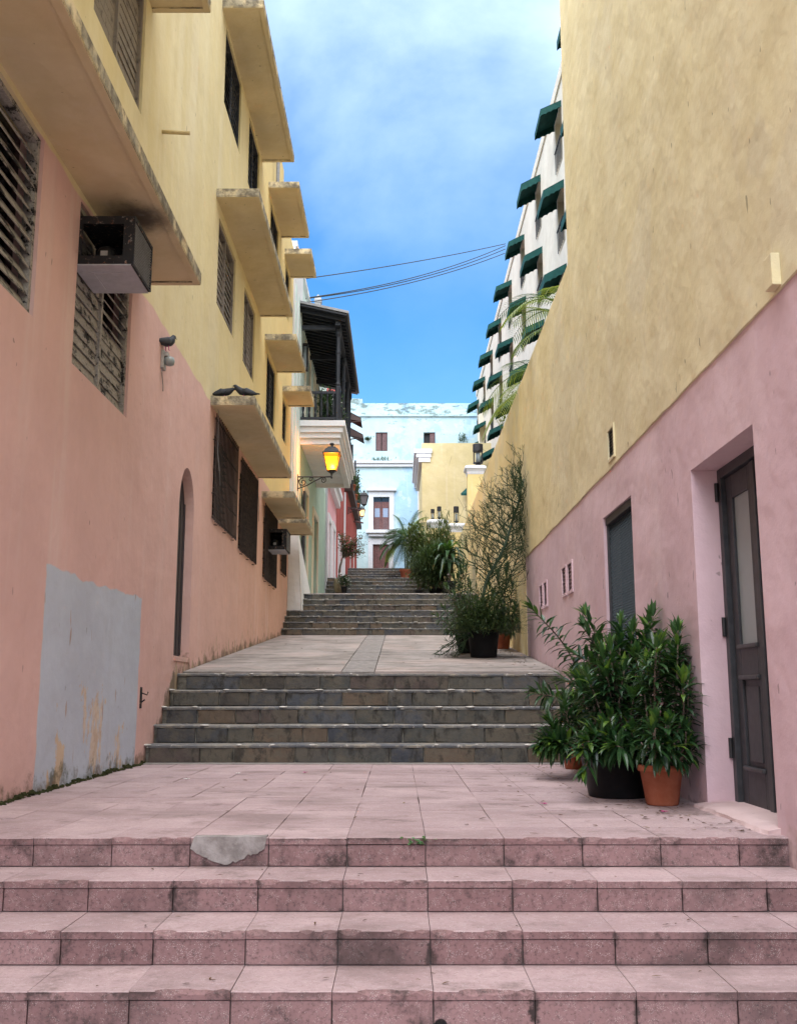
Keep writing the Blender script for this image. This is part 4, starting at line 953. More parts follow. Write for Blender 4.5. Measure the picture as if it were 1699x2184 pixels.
f = bx_(748, 850, 773, 861); MB().hexa([(x if z == 0 else x*.97+(f[0]+f[1])/2*.03, y, f[2]+z*(f[3]-f[2])) for z in (0, 1) for y in (YB+.01, YB+.6) for x in (f[0], f[1])]).build('parapet_block', 'house_blue', BB)
for (a, b, c, d) in (W1, W2):
    m_ = (a+b)/2
    for k, (p, q) in enumerate(((a, m_-.01), (m_+.01, b))):
        if (a, b) == (W2[0], W2[1]) and k == 0: continue
        s = MB().box(p+.02, q-.02, YB+.08, YB+.13, c, d); s.box(p+.10, q-.10, YB+.06, YB+.08, c+.10, (c+d)/2-.06); s.box(p+.10, q-.10, YB+.06, YB+.08, (c+d)/2+.06, d-.1); s.build('shutter', 'shutter_brown', BB)
    MB().box(a, b, YB+.30, YB+.32, c, d).build('window_back', 'black_plastic', BB)
def surround(d, e, lo, mat='lead_white', cornice=True):
    a, b, c, t = d; mb = MB().box(a-e, a, YB-.06, YB-.002, c-lo, t); mb.box(b, b+e, YB-.06, YB-.002, c-lo, t); mb.box(a-e, b+e, YB-.06, YB-.002, t+.001, t+e*1.3)
    if cornice: mb.box(a-e-.15, b+e+.15, YB-.22, YB-.002, t+e*1.3+.002, t+e*1.3+.16)
    mb.build('door_surround', mat, BB)
surround(D1, .30, 0); surround(D2, .30, 0, cornice=False)
sd_ = bx_(890, 1041, 897, 1131); MB().box(sd_[0], sd_[0]+.32, YB-.06, YB-.002, sd_[2], sd_[3]).build('door_surround', 'lead_white', BB); MB().box(sd_[0]-.2, sd_[0]+.6, YB-.22, YB-.002, sd_[3]+.001, sd_[3]+.18).build('hood_mould', 'lead_white', BB)
a, b, c, d = D1; m_ = (a+b)/2
for (p, q) in ((a, m_-.01), (m_+.01, b)):
    s = MB().box(p, q, YB+.12, YB+.18, c, d-.36); dr = s.build('door', 'brown_wood', BB); h = d-.36-c
    MB().box(p+.09, q-.09, YB+.105, YB+.119, c+h*.48, c+h*.80).build('pane', 'blue_pane', dr)
    s = MB().box(p, q, YB+.125, YB+.18, d-.35, d-.30); s.build('transom_bar', 'brown_wood', dr); MB().box(p+.02, q-.02, YB+.15, YB+.17, d-.30, d).build('transom_pane', 'dark_glass', dr)
    MB().box(p+.09, q-.09, YB+.105, YB+.119, c+.1, c+h*.42).build('panel', 'shutter_brown', dr)
mb = MB().box(a-.45, b+.45, YB-.45, YB-.002, c-.22, c-.02); mb.box(a-.3, b+.3, YB-.3, YB-.002, c-.42, c-.22); mb.build('balcony_ledge', 'lead_white', BB)
a, b, c, d = D2; MB().box(a, b, YB+.30, YB+.32, c, d).build('door_back', 'black_plastic', BB)
for k in range(7):
    p = a+(b-a)*k/7; MB().box(p+.006, p+(b-a)/7-.006, YB+.12, YB+.18, c, d).build('door_plank', 'brown_wood', BB)

# ================================================================== YELLOW CORNER BUILDING
YC = 53.0
CB = thing('corner_building', 'cracked yellow side wall of a building with a white cornice', 'building')
p = onY(899, 945, YC); q = onY(899, 966, YC); zt2 = p.z
MB().box(p.x, 12, YC, 61, 4, zt2).build('wall', 'corner_yellow', CB)
mb = MB().box(p.x-.42, p.x+.55, YC-.12, 61, q.z-.02, q.z+.20); mb.box(p.x-.30, p.x+.50, YC-.08, 61, q.z-.25, q.z-.021); mb.box(p.x-.18, p.x+.45, YC-.05, 61, q.z-.50, q.z-.251)
mb.build('cornice', 'white_trim', CB)
k = onY(995, 1052, YC); MB().add([(k.x, YC-.002, k.z+.3), (k.x-.35, YC-.5, k.z-.1), (k.x-.35, YC-.5, k.z-.22), (k.x+.8, YC-.5, k.z-.1), (k.x+.8, YC-.002, k.z+.3), (k.x+.8, YC-.5, k.z-.22), (k.x, YC-.002, k.z-.1)], [(0, 1, 3, 4), (1, 2, 5, 3), (0, 6, 2, 1)]).build('awning', 'awning', CB)

# ================================================================== HOTEL WITH GREEN AWNINGS
HT = thing('hotel', 'tall cream building with rows of green window awnings behind the garden wall', 'building')
HX = 5.0; rowsZ = [17.95+EYE, 15.30+EYE, 12.58+EYE, 9.9+EYE]; colsY = [23.7+4.6*k for k in range(9)]
hh = [(y+.06, y+1.22, z-1.95, z-.12) for z in rowsZ for y in colsY]
mb = MB(); wall_yz(mb, HX, .40, 16, 62.2, 3, 18.9+EYE, hh); mb.box(HX+.45, 20, 16, 62.2, 3, 18.8+EYE); mb.build('wall', 'hotel_wall', HT)
MB().box(HX-.05, HX-.002, 16, 62.2, 18.55+EYE, 18.9+EYE+.03).build('parapet_band', 'hotel_wall', HT)
MB().box(HX-.25, HX-.003, 57.3, 58.3, 3, 17.0).build('pilaster', 'cream_paint', HT)
def awning_mesh():
    P, Wd, Dr, V = .66, 1.34, .34, .26; mb = MB()
    def sc(t): return .035*abs(math.sin(t*math.pi*4))
    n = 16
    # sloping top, with thickness
    mb.add([(0, 0, 0), (-P, 0, -Dr), (-P, Wd, -Dr), (0, Wd, 0), (0, 0, -.012), (-P+.01, 0, -Dr-.012), (-P+.01, Wd, -Dr-.012), (0, Wd, -.012)], [(0, 1, 2, 3), (7, 6, 5, 4), (0, 4, 5, 1), (2, 6, 7, 3)])
    for y in (0, Wd):                                    # cheeks with scalloped skirts
        for i in range(n):
            a, b = i/n, (i+1)/n
            mb.add([(-P*a, y, -Dr*a), (-P*b, y, -Dr*b), (-P*b, y, -Dr*b-V+sc(b)), (-P*a, y, -Dr*a-V+sc(a))], [(0, 1, 2, 3)])
    for i in range(n):
        a, b = i/n, (i+1)/n; mb.add([(-P, Wd*a, -Dr), (-P, Wd*b, -Dr), (-P, Wd*b, -Dr-V+sc(b*2)), (-P, Wd*a, -Dr-V+sc(a*2))], [(0, 1, 2, 3)])
    o = mb.build('awning', 'awning'); me = o.data; bpy.data.objects.remove(o); return me
aw = awning_mesh()
for r_, z in enumerate(rowsZ):
    for y in colsY:
        ao = link('awning', aw, HT, loc=(HX-.004, y+rj(.05), z+rj(.03))); ao.scale = (1+rj(.07), 1+rj(.03), 1+rj(.12)); ao.rotation_euler = (rj(.03), 0, 0)
        wb = MB().use('dark_glass').box(HX+.30, HX+.32, y+.06, y+1.22, z-1.95, z-.12); wb.use('brown_metal').box(HX+.26, HX+.30, y+.60, y+.66, z-1.95, z-.12); wb.box(HX+.26, HX+.30, y+.06, y+1.22, z-1.1, z-1.04)
        W_ = wb.build('window', None, HT)
        if r_ < 3: rl = MB(); [rl.tube([(HX-.05, y+.1+k*.2, z-1.93), (HX-.05, y+.1+k*.2, z-1.2)], .012, 4) for k in range(6)]; rl.box(HX-.07, HX-.03, y+.05, y+1.2, z-1.2, z-1.17); rl.build('rail', 'black_iron', W_)
# ---- overhead cables
ca = onY(1077, 527, 39.0)
for i, (lx, ly, rx, ry, sag) in enumerate(((668, 590, 1077, 520, .25), (655, 633, 1077, 524, .9), (655, 634, 1077, 531, .9), (668, 641, 1076, 540, .7))):
    a = onY(lx-30, ly+6, 28.0); b = onY(rx, ry, 39.5)
    pts = [a.lerp(b, t/16)-Vector((0, 0, sag*4*(t/16)*(1-t/16)*.35)) for t in range(17)]
    o = MB().tube(pts, .016, 5).build('overhead_cable', 'cable'); tag(o, ['topmost thin cable strung across the alley', 'upper of the two close cables across the alley', 'lower of the two close cables across the alley', 'lowest cable strung across the alley above the balcony roof'][i], 'cable', 'cables across the alley')

# ================================================================== STREET LANTERNS
def wall_lantern(label, wall, tip, h, glass, group='wall lanterns on scrolled brackets'):
    """wall = bracket root on the wall, tip = point under the lantern; h = lantern height"""
    t = thing('wall_lantern', label, 'street lamp', group, loc=(0, 0, 0)); wv = Vector(wall); tv = Vector(tip); L_ = tv.x-wv.x
    mb = MB(); r = .018*h/.9
    mb.tube([wv, tv], r, 6); mb.box(wv.x-.01, wv.x+.02, wv.y-.04, wv.y+.04, wv.z-L_*.42, wv.z+.06)
    def spiral(cx, cz, R0, turns, dirn, start):
        pts = []
        for i in range(22):
            f_ = i/21; a = start+dirn*f_*turns*2*math.pi; rr = R0*(1-.78*f_); pts.append((cx+rr*math.cos(a), wv.y, cz+rr*math.sin(a)))
        mb.tube(pts, r*.75, 5)
    x0 = wv.x; z0 = wv.z
    spiral(x0+L_*.16, z0-L_*.16, L_*.13, 1.4, 1, 1.5); spiral(x0+L_*.76, z0-L_*.10, L_*.085, 1.4, -1, 1.6); spiral(x0+L_*.40, z0-L_*.08, L_*.07, 1.2, 1, .5)
    mb.tube([(x0, wv.y, z0-L_*.36), (x0+L_*.12, wv.y, z0-L_*.32), (x0+L_*.3, wv.y, z0-L_*.25), (x0+L_*.5, wv.y, z0-L_*.13), (x0+L_*.68, wv.y, z0-L_*.04), (x0+L_*.8, wv.y, z0-.01)], r*.85, 5)
    mb.tube([(x0, wv.y, z0-L_*.02), (x0+L_*.1, wv.y, z0-L_*.30)], r*.7, 5)
    mb.build('bracket', 'black_iron', t)
    c = (tv.x, tv.y, tv.z); q = 2**.5
    MB().lathe([(.015*h, -.06*h), (.04*h, -.02*h), (.02*h, .02*h), (.05*h, .10*h), (.10*h*q, .16*h), (.11*h*q, .18*h)], c, 4, True).build('cradle', 'black_iron', t)
    b0, b1 = .125*h, .225*h
    mb = MB()
    for a in range(4):
        an = a*math.pi/2+math.pi/4; d_ = Vector((math.cos(an), math.sin(an), 0))*q
        mb.tube([Vector(c)+d_*b0+Vector((0, 0, .18*h)), Vector(c)+d_*b1+Vector((0, 0, .66*h))], .014*h, 5)
    mb.lathe([(b0*q, .17*h), (b0*q*1.05, .19*h)], c, 4, True); mb.lathe([(b0*q*1.18, .25*h), (b0*q*1.2, .265*h)], c, 4, True) if False else None
    mb.build('frame', 'black_iron', t)
    MB().lathe([(b0*q*.93, .185*h), (b1*q*.93, .655*h)], c, 4, True).build('glass', glass, t)
    if glass != 'lamp_off':
        pl_ = bpy.data.lights.new('bulb', 'POINT'); pl_.energy = 60 if glass == 'lamp_amber' else 5; pl_.color = (1, .55, .2); pl_.shadow_soft_size = .06; po = bpy.data.objects.new('bulb', pl_); COL.objects.link(po); po.parent = t; po.location = (c[0], c[1], c[2]+.42*h)
    MB().lathe([(b1*q*1.14, .655*h), (b1*q*1.14, .685*h), (b1*q*.98, .70*h), (b1*q*.80, .79*h), (b1*q*.42, .87*h), (.05*h, .89*h), (.045*h, .93*h), (.09*h, .95*h), (.09*h, .97*h), (.04*h, 1.0*h)], c, 4, True).build('hood', 'black_iron', t)
    return t
LT = onX(632, 1017, XL); zt_ = onY(707, 1019, LT.y)
wall_lantern('amber lit lantern on a black scroll bracket below the timber balcony', (XL+.03, LT.y, LT.z), (zt_.x, LT.y, LT.z), .93, 'lamp_amber')
p = onY(776, 1083, 50.6); wall_lantern('unlit lantern on a scroll bracket of the dark red house', (XL+.15, 50.6, p.z), (p.x, 50.6, p.z), .90, 'lamp_off')
p = onY(772, 1106, 58.5); wall_lantern('small warm lit lantern beyond the unlit one on the red house', (XL+.15, 58.5, p.z), (p.x, 58.5, p.z), .75, 'lamp_warm')

# ================================================================== PLANTS
def pot(parent, c, r, h, mat, rim=True, taper=.72, nm='pot'):
    pr = [(r*taper*.96, 0), (r*taper, .01)]
    if rim: pr += [(r*.94, h*.84), (r*1.03, h*.84), (r*1.05, h*.86), (r*1.05, h*.985), (r*1.02, h), (r*.95, h), (r*.93, h*.9)]
    else: pr += [(r*.96, h*.93), (r*1.03, h*.93), (r*1.03, h*.99), (r*1.0, h), (r*.96, h), (r*.94, h*.9)]
    n = 28; vs = []
    for a, z in pr:
        for j in range(n): vs.append((c[0]+a*math.cos(2*math.pi*j/n), c[1]+a*math.sin(2*math.pi*j/n), c[2]+z))
    k = len(pr); fs = [(i*n+j, i*n+(j+1) % n, (i+1)*n+(j+1) % n, (i+1)*n+j) for i in range(k-1) for j in range(n)]+[tuple(range(n-1, -1, -1))]
    o = MB().add(vs, fs).build(nm, mat, parent, smooth=True)
    for p_ in o.data.polygons: p_.use_smooth = True
    MB().lathe([(r*.935, -.005), (r*.5, .012), (r*.1, .016)], (c[0], c[1], c[2]+h*.9), 16).build('soil', 'soil', parent, smooth=True)
    return o
def curve(pts, n):
    """smooth polyline through pts (Catmull-Rom)"""
    P = [Vector(p) for p in pts]; P = [P[0]*2-P[1]]+P+[P[-1]*2-P[-2]]; out_ = []
    m_ = len(P)-3
    for i in range(n+1):
        t = i/n*m_; k = min(int(t), m_-1); f_ = t-k; a, b, c, d = P[k:k+4]
        out_.append(.5*((2*b)+(c-a)*f_+(2*a-5*b+4*c-d)*f_**2+(3*b-a-3*c+d)*f_**3))
    return out_
def shoot(lv, stm, pts, rnd, L_=.15, W_=.030, start=.25, dens=60, r0=.012, tipw=.25, droop=.55, topl=.9):
    """leafy cane: strap leaves in a spiral, arching out below and upright and paler at the tip"""
    c = curve(pts, 16); ln = sum((c[i+1]-c[i]).length for i in range(16))
    stm.tube(c, [r0*(1-.6*i/16) for i in range(17)], 6)
    n = int(ln*(1-start)*dens); ang = rnd.random()*6
    for i in range(n+6):
        f_ = start+(1-start)*min(1, (i+.5)/n); t = f_*16; k = min(int(t), 15); p = c[k].lerp(c[k+1], t-k); d = (c[k+1]-c[k]).normalized()
        ang += 2.399+rnd.uniform(-.3, .3); a = d.cross(Vector((0, 0, 1)))
        if a.length < .1: a = d.cross(Vector((1, 0, 0)))
        a.normalize(); b = a.cross(d); rad = a*math.cos(ang)+b*math.sin(ang)
        tip = max(0, (f_-.86)/.14); spread = (1.25-1.0*tip)+rnd.uniform(-.2, .2)
        dr = d*math.cos(spread)+rad*math.sin(spread)
        Lf = L_*rnd.uniform(.75, 1.15)*(1-.25*tip)*(.8+.2*min(1, (f_-start)*5))
        tint = rnd.uniform(0, .62) if tip < .4 else rnd.uniform(.55, 1.0)
        if tip < .4 and rnd.random() < .05: tint = rnd.uniform(.8, .95)
        lv.leaf(p, dr, Vector((0, 0, 1)), Lf, W_*rnd.uniform(.8, 1.2), droop*(1-.6*tip)*rnd.uniform(.6, 1.3), tint, .3)
def cane_plant(label, base, r, h, potmat, rim, shoots, seed, group=None, L_=.15, W_=.03, leaf='leaf_dracaena', start=.25, dens=60, taper=.72, r0=.012, extra=1):
    t = thing('potted_plant', label, 'potted plant', group, loc=(0, 0, 0)); rnd = random.Random(seed)
    pot(t, base, r, h, potmat, rim, taper)
    lv, stm = MB(), MB(); b0 = Vector((base[0], base[1], base[2]+h*.88))
    allsh = list(shoots)
    for pts in shoots:
        for q in range(extra):
            j = Vector((rnd.gauss(0, .075), rnd.gauss(0, .10), rnd.gauss(-.02, .08))); allsh.append([Vector(p_)+j*((i+1)/len(pts)) for i, p_ in enumerate(pts)])
    for pts in allsh:
        pts = [Vector((min(p_.x, XR-.07), p_.y, max(p_.z, gz(p_.y)+h+.06 if rnd.random() < .9 else gz(p_.y)+.14))) for p_ in pts]
        root = b0+Vector((rnd.uniform(-.5, .5)*r, rnd.uniform(-.5, .5)*r, 0)); shoot(lv, stm, [root]+[Vector(p) for p in pts], rnd, L_, W_, start, dens, r0)
    stm.build('stem', 'bark', t, smooth=True); lv.build('foliage', leaf, t, tint=True, kind='stuff')
    return t
GRP = 'potted plants along the pink and yellow wall'
rs = random.Random(99)
def px(x, y, Y, j=.0): return onY(x, y, Y+rs.uniform(-j, j))
# near terracotta pot
pA = onZ(1412, 1716, 0.0)
cane_plant('broad terracotta pot with a dense green cane plant beside the grey door', pA, .150, .265, 'terracotta', True,
  [[px(1440, 1500, 7.0), px(1445, 1345, 7.1)], [px(1400, 1480, 7.0), px(1408, 1375, 7.0)], [px(1458, 1540, 6.95), px(1466, 1450, 6.95)], [px(1455, 1600, 6.9), px(1462, 1560, 6.85)], [px(1420, 1580, 6.8), px(1424, 1545, 6.7)],
   [px(1385, 1560, 7.0), px(1372, 1470, 7.0)], [px(1395, 1600, 6.75), px(1392, 1560, 6.7)], [px(1430, 1440, 7.15), px(1462, 1400, 7.2)], [px(1465, 1620, 6.95), px(1474, 1590, 7.0)], [px(1425, 1470, 7.2), px(1430, 1390, 7.3)], [px(1380, 1500, 7.2), px(1390, 1420, 7.3)]], 1, GRP, .165, .033, start=.26, dens=78, extra=1)
# black tub
pB = onZ(1318, 1682, 0.0); pB.y = 7.62; pB.x = (1318-849.5)/FPX*7.35
SB = []
for (mx_, my_, tx, ty, Y, tY) in [(1350, 1450, 1385, 1318, 7.7, 7.9), (1340, 1460, 1348, 1345, 7.7, 7.8), (1300, 1420, 1248, 1312, 7.8, 8.1), (1310, 1480, 1300, 1385, 7.5, 7.5), (1390, 1440, 1420, 1340, 7.8, 8.0), (1320, 1520, 1330, 1430, 7.4, 7.3),
    (1280, 1540, 1258, 1478, 7.5, 7.5), (1300, 1500, 1285, 1440, 7.5, 7.5), (1360, 1480, 1355, 1400, 7.5, 7.4), (1270, 1590, 1245, 1640, 7.3, 7.15), (1340, 1560, 1350, 1490, 7.3, 7.2), (1375, 1540, 1385, 1460, 7.4, 7.4), (1290, 1590, 1262, 1560, 7.35, 7.3),
    (1310, 1590, 1300, 1530, 7.3, 7.2), (1350, 1610, 1345, 1560, 7.25, 7.15), (1320, 1400, 1322, 1330, 7.8, 8.0), (1290, 1450, 1225, 1395, 7.8, 7.9), (1365, 1400, 1402, 1372, 7.8, 7.8), (1330, 1620, 1312, 1590, 7.2, 7.1), (1370, 1600, 1378, 1545, 7.3, 7.2), (1270, 1500, 1232, 1450, 7.7, 7.8)]:
    SB.append([px(mx_, my_, Y, .08), px(tx, ty, tY, .08)])
cane_plant('large black tub overflowing with glossy green canes under the metal mesh screen', (pB.x, pB.y, 0), .27, .30, 'black_plastic', False, SB, 2, GRP, .178, .036, start=.34, dens=66, taper=.78, r0=.011)
# small terracotta pot at the foot of the slate steps with long arching canes
pC = onZ(1224, 1640, 0.0)
cane_plant('small terracotta pot with long arching canes at the foot of the slate steps', (pC.x, pC.y, 0), .125, .24, 'terracotta', True,
  [[px(1245, 1480, 9.6), px(1205, 1380, 9.6), px(1135, 1300, 9.5)], [px(1200, 1500, 9.4), px(1142, 1478, 9.3)], [px(1190, 1560, 9.2), px(1155, 1590, 9.0)], [px(1190, 1570, 9.2), px(1172, 1545, 9.1)], [px(1215, 1560, 9.2), px(1205, 1500, 9.2)], [px(1180, 1600, 9.1), px(1158, 1612, 9.0)], [px(1215, 1600, 9.1), px(1190, 1615, 8.9)], [px(1240, 1540, 9.4), px(1230, 1440, 9.5)], [px(1235, 1560, 9.3), px(1222, 1500, 9.3)], [px(1200, 1590, 9.1), px(1178, 1580, 8.9)]], 3, GRP, .20, .040, start=.42, dens=52, extra=0)
pD = onZ(1250, 1618, 0.0)
cane_plant('small terracotta pot half hidden between the black tub and the steps', (pD.x, pD.y-.1, .0), .12, .30, 'terracotta', True,
  [[px(1262, 1520, 9.9), px(1268, 1420, 9.9)], [px(1245, 1530, 9.9), px(1240, 1440, 9.9)], [px(1290, 1520, 9.9), px(1310, 1440, 9.9)]], 4, GRP, .19, .034, start=.2, dens=60)
pE = onZ(1280, 1600, 0.0)
cane_plant('dark plastic pot behind the black tub against the pink wall', (1.80, 9.1, .0), .15, .34, 'black_plastic', True,
  [[px(1300, 1480, 9.1), px(1285, 1390, 9.1)], [px(1330, 1460, 9.1), px(1340, 1360, 9.1)], [px(1270, 1500, 9.0), px(1262, 1440, 9.0)]], 5, GRP, .18, .034, start=.2, dens=60)
# ---- pencil tree in a black tub on the ramp
pP = onGround(1031, 1402)
PT = thing('pencil_tree', 'leaning pencil tree with bare green twigs in a black tub', 'potted plant', GRP)
pot(PT, (pP.x, pP.y, pP.z), .25, .40, 'black_plastic', False, .80)
YP = pP.y
trunk_px = [(1024, 1350), (1026, 1300), (1036, 1242), (1050, 1214), (1068, 1182), (1082, 1146), (1090, 1118), (1102, 1082), (1110, 1046), (1117, 1022)]
tp = [onY(x, y, YP+.25*i/9) for i, (x, y) in enumerate(trunk_px)]; tp[0] = Vector((pP.x-.05, pP.y, pP.z+.34))
tc_ = curve(tp, 30); tr = MB().tube(tc_, [.030*(1-.8*i/30)+.004 for i in range(31)], 8); tr.build('trunk', 'green_bark', PT, smooth=True)
tw = MB(); rt_ = random.Random(8); XLIM = XR-.06
def twig(p, d, ln, r, depth):
    k = 3; pts = [p]; q = p.copy(); dd = d.copy()
    for i in range(k):
        dd = (dd+Vector((rt_.uniform(-.18, .18), rt_.uniform(-.18, .18), rt_.uniform(-.06, .16)))).normalized(); q = q+dd*ln/k
        if q.x > XLIM: q.x = XLIM-rt_.random()*.03; dd.x = -abs(dd.x)*.3
        pts.append(q.copy())
    tw.tube(pts, [r, r*.9, r*.8, r*.62], 4, rt_.uniform(.1, .95), cap=False)
    if depth <= 0: return
    for s in range(rt_.choice([2, 2, 3])):
        a = Vector((rt_.gauss(0, 1), rt_.gauss(0, 1), rt_.gauss(.25, .8))).normalized()
        nd = (dd*1.15+a*.85).normalized(); twig(q, nd, ln*rt_.uniform(.62, .9), r*.72, depth-1)
for i in range(3, 30):
    for s in range(2 if i < 8 else 3 if i < 24 else 2):
        ang = rt_.uniform(0, 2*math.pi); d = Vector((math.cos(ang)*1.0, math.sin(ang)*.7, .55)).normalized()
        f_ = i/30; twig(tc_[i], d, (.26 if f_ < .75 else .19)*rt_.uniform(.7, 1.2), .0095, 4 if rt_.random() < .42 else 3)
# a second limb leaning toward the wall and low trailing twigs
lb = curve([tp[0]+Vector((.06, 0, -.02)), onY(1060, 1295, YP), onY(1082, 1245, YP+.1), onY(1100, 1195, YP+.2), onY(1108, 1160, YP+.2)], 16); tw.tube(lb, [.013*(1-.6*i/16) for i in range(17)], 6, .3)
for i in range(5, 17):
    for s in range(3): ang = rt_.uniform(0, 6.28); twig(lb[i], Vector((math.cos(ang)*.9, math.sin(ang)*.7, .5)).normalized(), .22*rt_.uniform(.7, 1.1), .007, 3)
for (x, y) in ((965, 1372), (950, 1392), (985, 1385), (940, 1385), (970, 1398)):
    e_ = onY(x, y, YP-.15); e_.z = max(e_.z, gz(e_.y)+.03); c_ = curve([tp[0]+Vector((-.12, -.1, 0)), (tp[0]+e_)/2+Vector((-.05, -.1, .06)), e_], 8); tw.tube(c_, [.006]*9, 4, .4)
    for i in range(4, 9):
        for s in range(2): twig(c_[i], (c_[min(i+1, 8)]-c_[i-1]).normalized()*.8+Vector((rt_.uniform(-.5, .5), rt_.uniform(-.5, .5), rt_.uniform(-.5, .2))), .10, .005, 1)
for v in range(len(tw.v)):
    x, y, z = tw.v[v]; tw.v[v] = (min(x, XR-.015), y, max(z, gz(y)+.01))
tw.build('twigs', 'pencil_twig', PT, True, tint=True, kind='stuff')
fl_ = MB(); rf = random.Random(4)
for i in range(6500):            # fine needle growth low on the tub
    a = rf.gauss(0, .24); b = rf.gauss(0, .22); z = pP.z+.36+abs(rf.gauss(.0, .28))
    p = Vector((min(pP.x+a, XR-.1), pP.y+b-.04, z)); d = Vector((a*3+rf.gauss(0, .6), b*3+rf.gauss(0, .6), rf.gauss(.5, .5))).normalized()
    fl_.leaf(p, d, Vector((0, 0, 1)), rf.uniform(.07, .15), .016, .3, rf.random(), .1, 2)
fl_.build('needles', 'leaf_fine', PT, tint=True, kind='stuff')
# ---- neighbours of the pencil tree
cane_plant('dark pot of upright canes behind the pencil tree tub', onGround(992, 1393), .16, .30, 'black_plastic', True,
  [[px(985, 1290, 16.6), px(988, 1203, 16.6)], [px(975, 1300, 16.6), px(952, 1252, 16.5)], [px(972, 1330, 16.4), px(945, 1298, 16.3)], [px(978, 1330, 16.5), px(968, 1270, 16.5)], [px(985, 1345, 16.3), px(958, 1345, 16.2)], [px(1000, 1320, 16.6), px(1002, 1250, 16.7)], [px(982, 1320, 16.6), px(975, 1235, 16.7)], [px(990, 1300, 16.7), px(982, 1225, 16.7)], [px(1005, 1330, 16.5), px(1015, 1290, 16.4)]], 6, GRP, .16, .030, 'leaf_dark', .12, 62)
cane_plant('terracotta pot of thin canes in the corner behind the pencil tree', onGround(1072, 1384), .155, .33, 'terracotta', True,
  [[px(1085, 1310, 17.2), px(1097, 1250, 17.4)], [px(1070, 1300, 17.2), px(1062, 1225, 17.3)], [px(1088, 1330, 17.0), px(1100, 1300, 17.0)], [px(1075, 1280, 17.3), px(1080, 1210, 17.5)], [px(1092, 1345, 17.0), px(1098, 1330, 16.9)], [px(1060, 1310, 17.1), px(1045, 1255, 17.2)]], 7, GRP, .20, .032, 'leaf_dark', .2, 45)
# ---- bushes further up on the right side
def bush(name, label, c, rx, ry, rz, n, Lr, W_, leaf, seed, potdef=None, stems=7, flowers=None, droop=.3, cat='potted plant', up=.4, seg=2):
    t = thing(name, label, cat, GRP if cat == 'potted plant' else None, loc=(0, 0, 0)); rnd = random.Random(seed); lv, stm = MB(), MB(); c = Vector(c)
    z0 = c.z-rz
    if potdef: pot(t, (c.x, c.y, potdef[0]), potdef[1], potdef[2], potdef[3], True); z0 = potdef[0]+potdef[2]*.85
    tips = []
    for k in range(stems):
        a = rnd.uniform(0, 6.28); rr = rnd.uniform(.2, 1)
        e_ = c+Vector((math.cos(a)*rx*rr, math.sin(a)*ry*rr, rz*rnd.uniform(-.1, .95)*(1.1-.5*rr))); mid = (Vector((c.x, c.y, z0))+e_)/2+Vector((rnd.uniform(-.1, .1), rnd.uniform(-.1, .1), .1*rz))
        cc = curve([Vector((c.x+rnd.uniform(-.08, .08), c.y+rnd.uniform(-.08, .08), z0)), mid, e_], 8); stm.tube(cc, [.018*(1-.75*i/8) for i in range(9)], 5); tips.append(cc)
    fw = MB()
    for i in range(n):
        cc = rnd.choice(tips); k = rnd.randint(3, 8); s_ = .28
        p = cc[k]+Vector((rnd.gauss(0, rx*s_), rnd.gauss(0, ry*s_), rnd.gauss(0, rz*s_*.7))); p.z = max(p.z, z0+.02); p.x = min(p.x, XR-.05) if p.z < TZ else p.x
        d = (p-c); d.z += up*rz; d = (d.normalized()+Vector((rnd.gauss(0, .6), rnd.gauss(0, .6), rnd.gauss(.1, .6)))).normalized()
        lv.leaf(p, d, Vector((0, 0, 1)), rnd.uniform(*Lr), W_*rnd.uniform(.7, 1.2), droop, rnd.random()*.9, .2, seg)
        if flowers and rnd.random() < flowers[1]:
            for q in range(3): fw.leaf(p+d*.05, Vector((rnd.gauss(0, 1), rnd.gauss(0, 1), .6)).normalized(), Vector((0, 0, 1)), .07, .06, .1, .5, .1, 2)
    stm.build('stem', 'bark', t, smooth=True); lv.build('foliage', leaf, t, tint=True, kind='stuff')
    if flowers and fw.v: fw.build('blossom', flowers[0], t, kind='stuff')
    return t
def at(x, y, Y): return onY(x, y, Y)
g30 = gz(29)
c = at(928, 1208, 27.2); bush('feathery_shrub', 'feathery fine leaved shrub at the edge of the upper slate steps', c, .50, .6, .62, 6500, (.12, .26), .028, 'leaf_fine', 31, (gz(27.2), .22, .12, 'black_plastic'), 16)
c = at(930, 1150, 33.0); bush('feathery_shrub', 'tall wispy shrub in front of the yellow gate pillars', c+Vector((.12, 0, -.1)), .42, .4, .95, 2600, (.14, .32), .028, 'leaf_olive', 32, (gz(33), .2, .12, 'black_plastic'), 16, up=1.2)
c = at(893, 1165, 36.2); bush('flowering_shrub', 'loose shrub with white flowers beside the potted palm', c, .46, .45, .75, 2600, (.10, .18), .075, 'leaf_olive', 33, (gz(36.2), .2, .10, 'black_plastic'), 14, ('petal_white', .02))
# broad strap-leaved dracaena: each leaf a part
DR = thing('corn_plant', 'corn plant with long drooping strap leaves against the garden wall', 'potted plant', GRP)
cD = at(957, 1172, 26.6); gD = gz(26.6); rd = random.Random(12)
pot(DR, (cD.x, cD.y, gD), .2, .32, 'black_plastic', True); MB().tube(curve([(cD.x, cD.y, gD+.25), (cD.x+.03, cD.y, (gD+cD.z)/2), cD], 8), [.035]*9, 8).build('stem', 'bark', DR, smooth=True)
for i in range(44):
    a = i*2.399; el = .95-1.35*(i/44)+rd.uniform(-.15, .15); d = Vector((math.cos(a)*math.cos(el), math.sin(a)*math.cos(el), math.sin(el)))
    MB().leaf(cD-Vector((0, 0, .30*i/44)), d, Vector((0, 0, 1)), rd.uniform(.62, .86), .11, 1.0, (rd.uniform(.6, 1) if i < 9 else rd.uniform(0, .55)), .35, 4).build('leaf', 'leaf_dracaena', DR, tint=True)
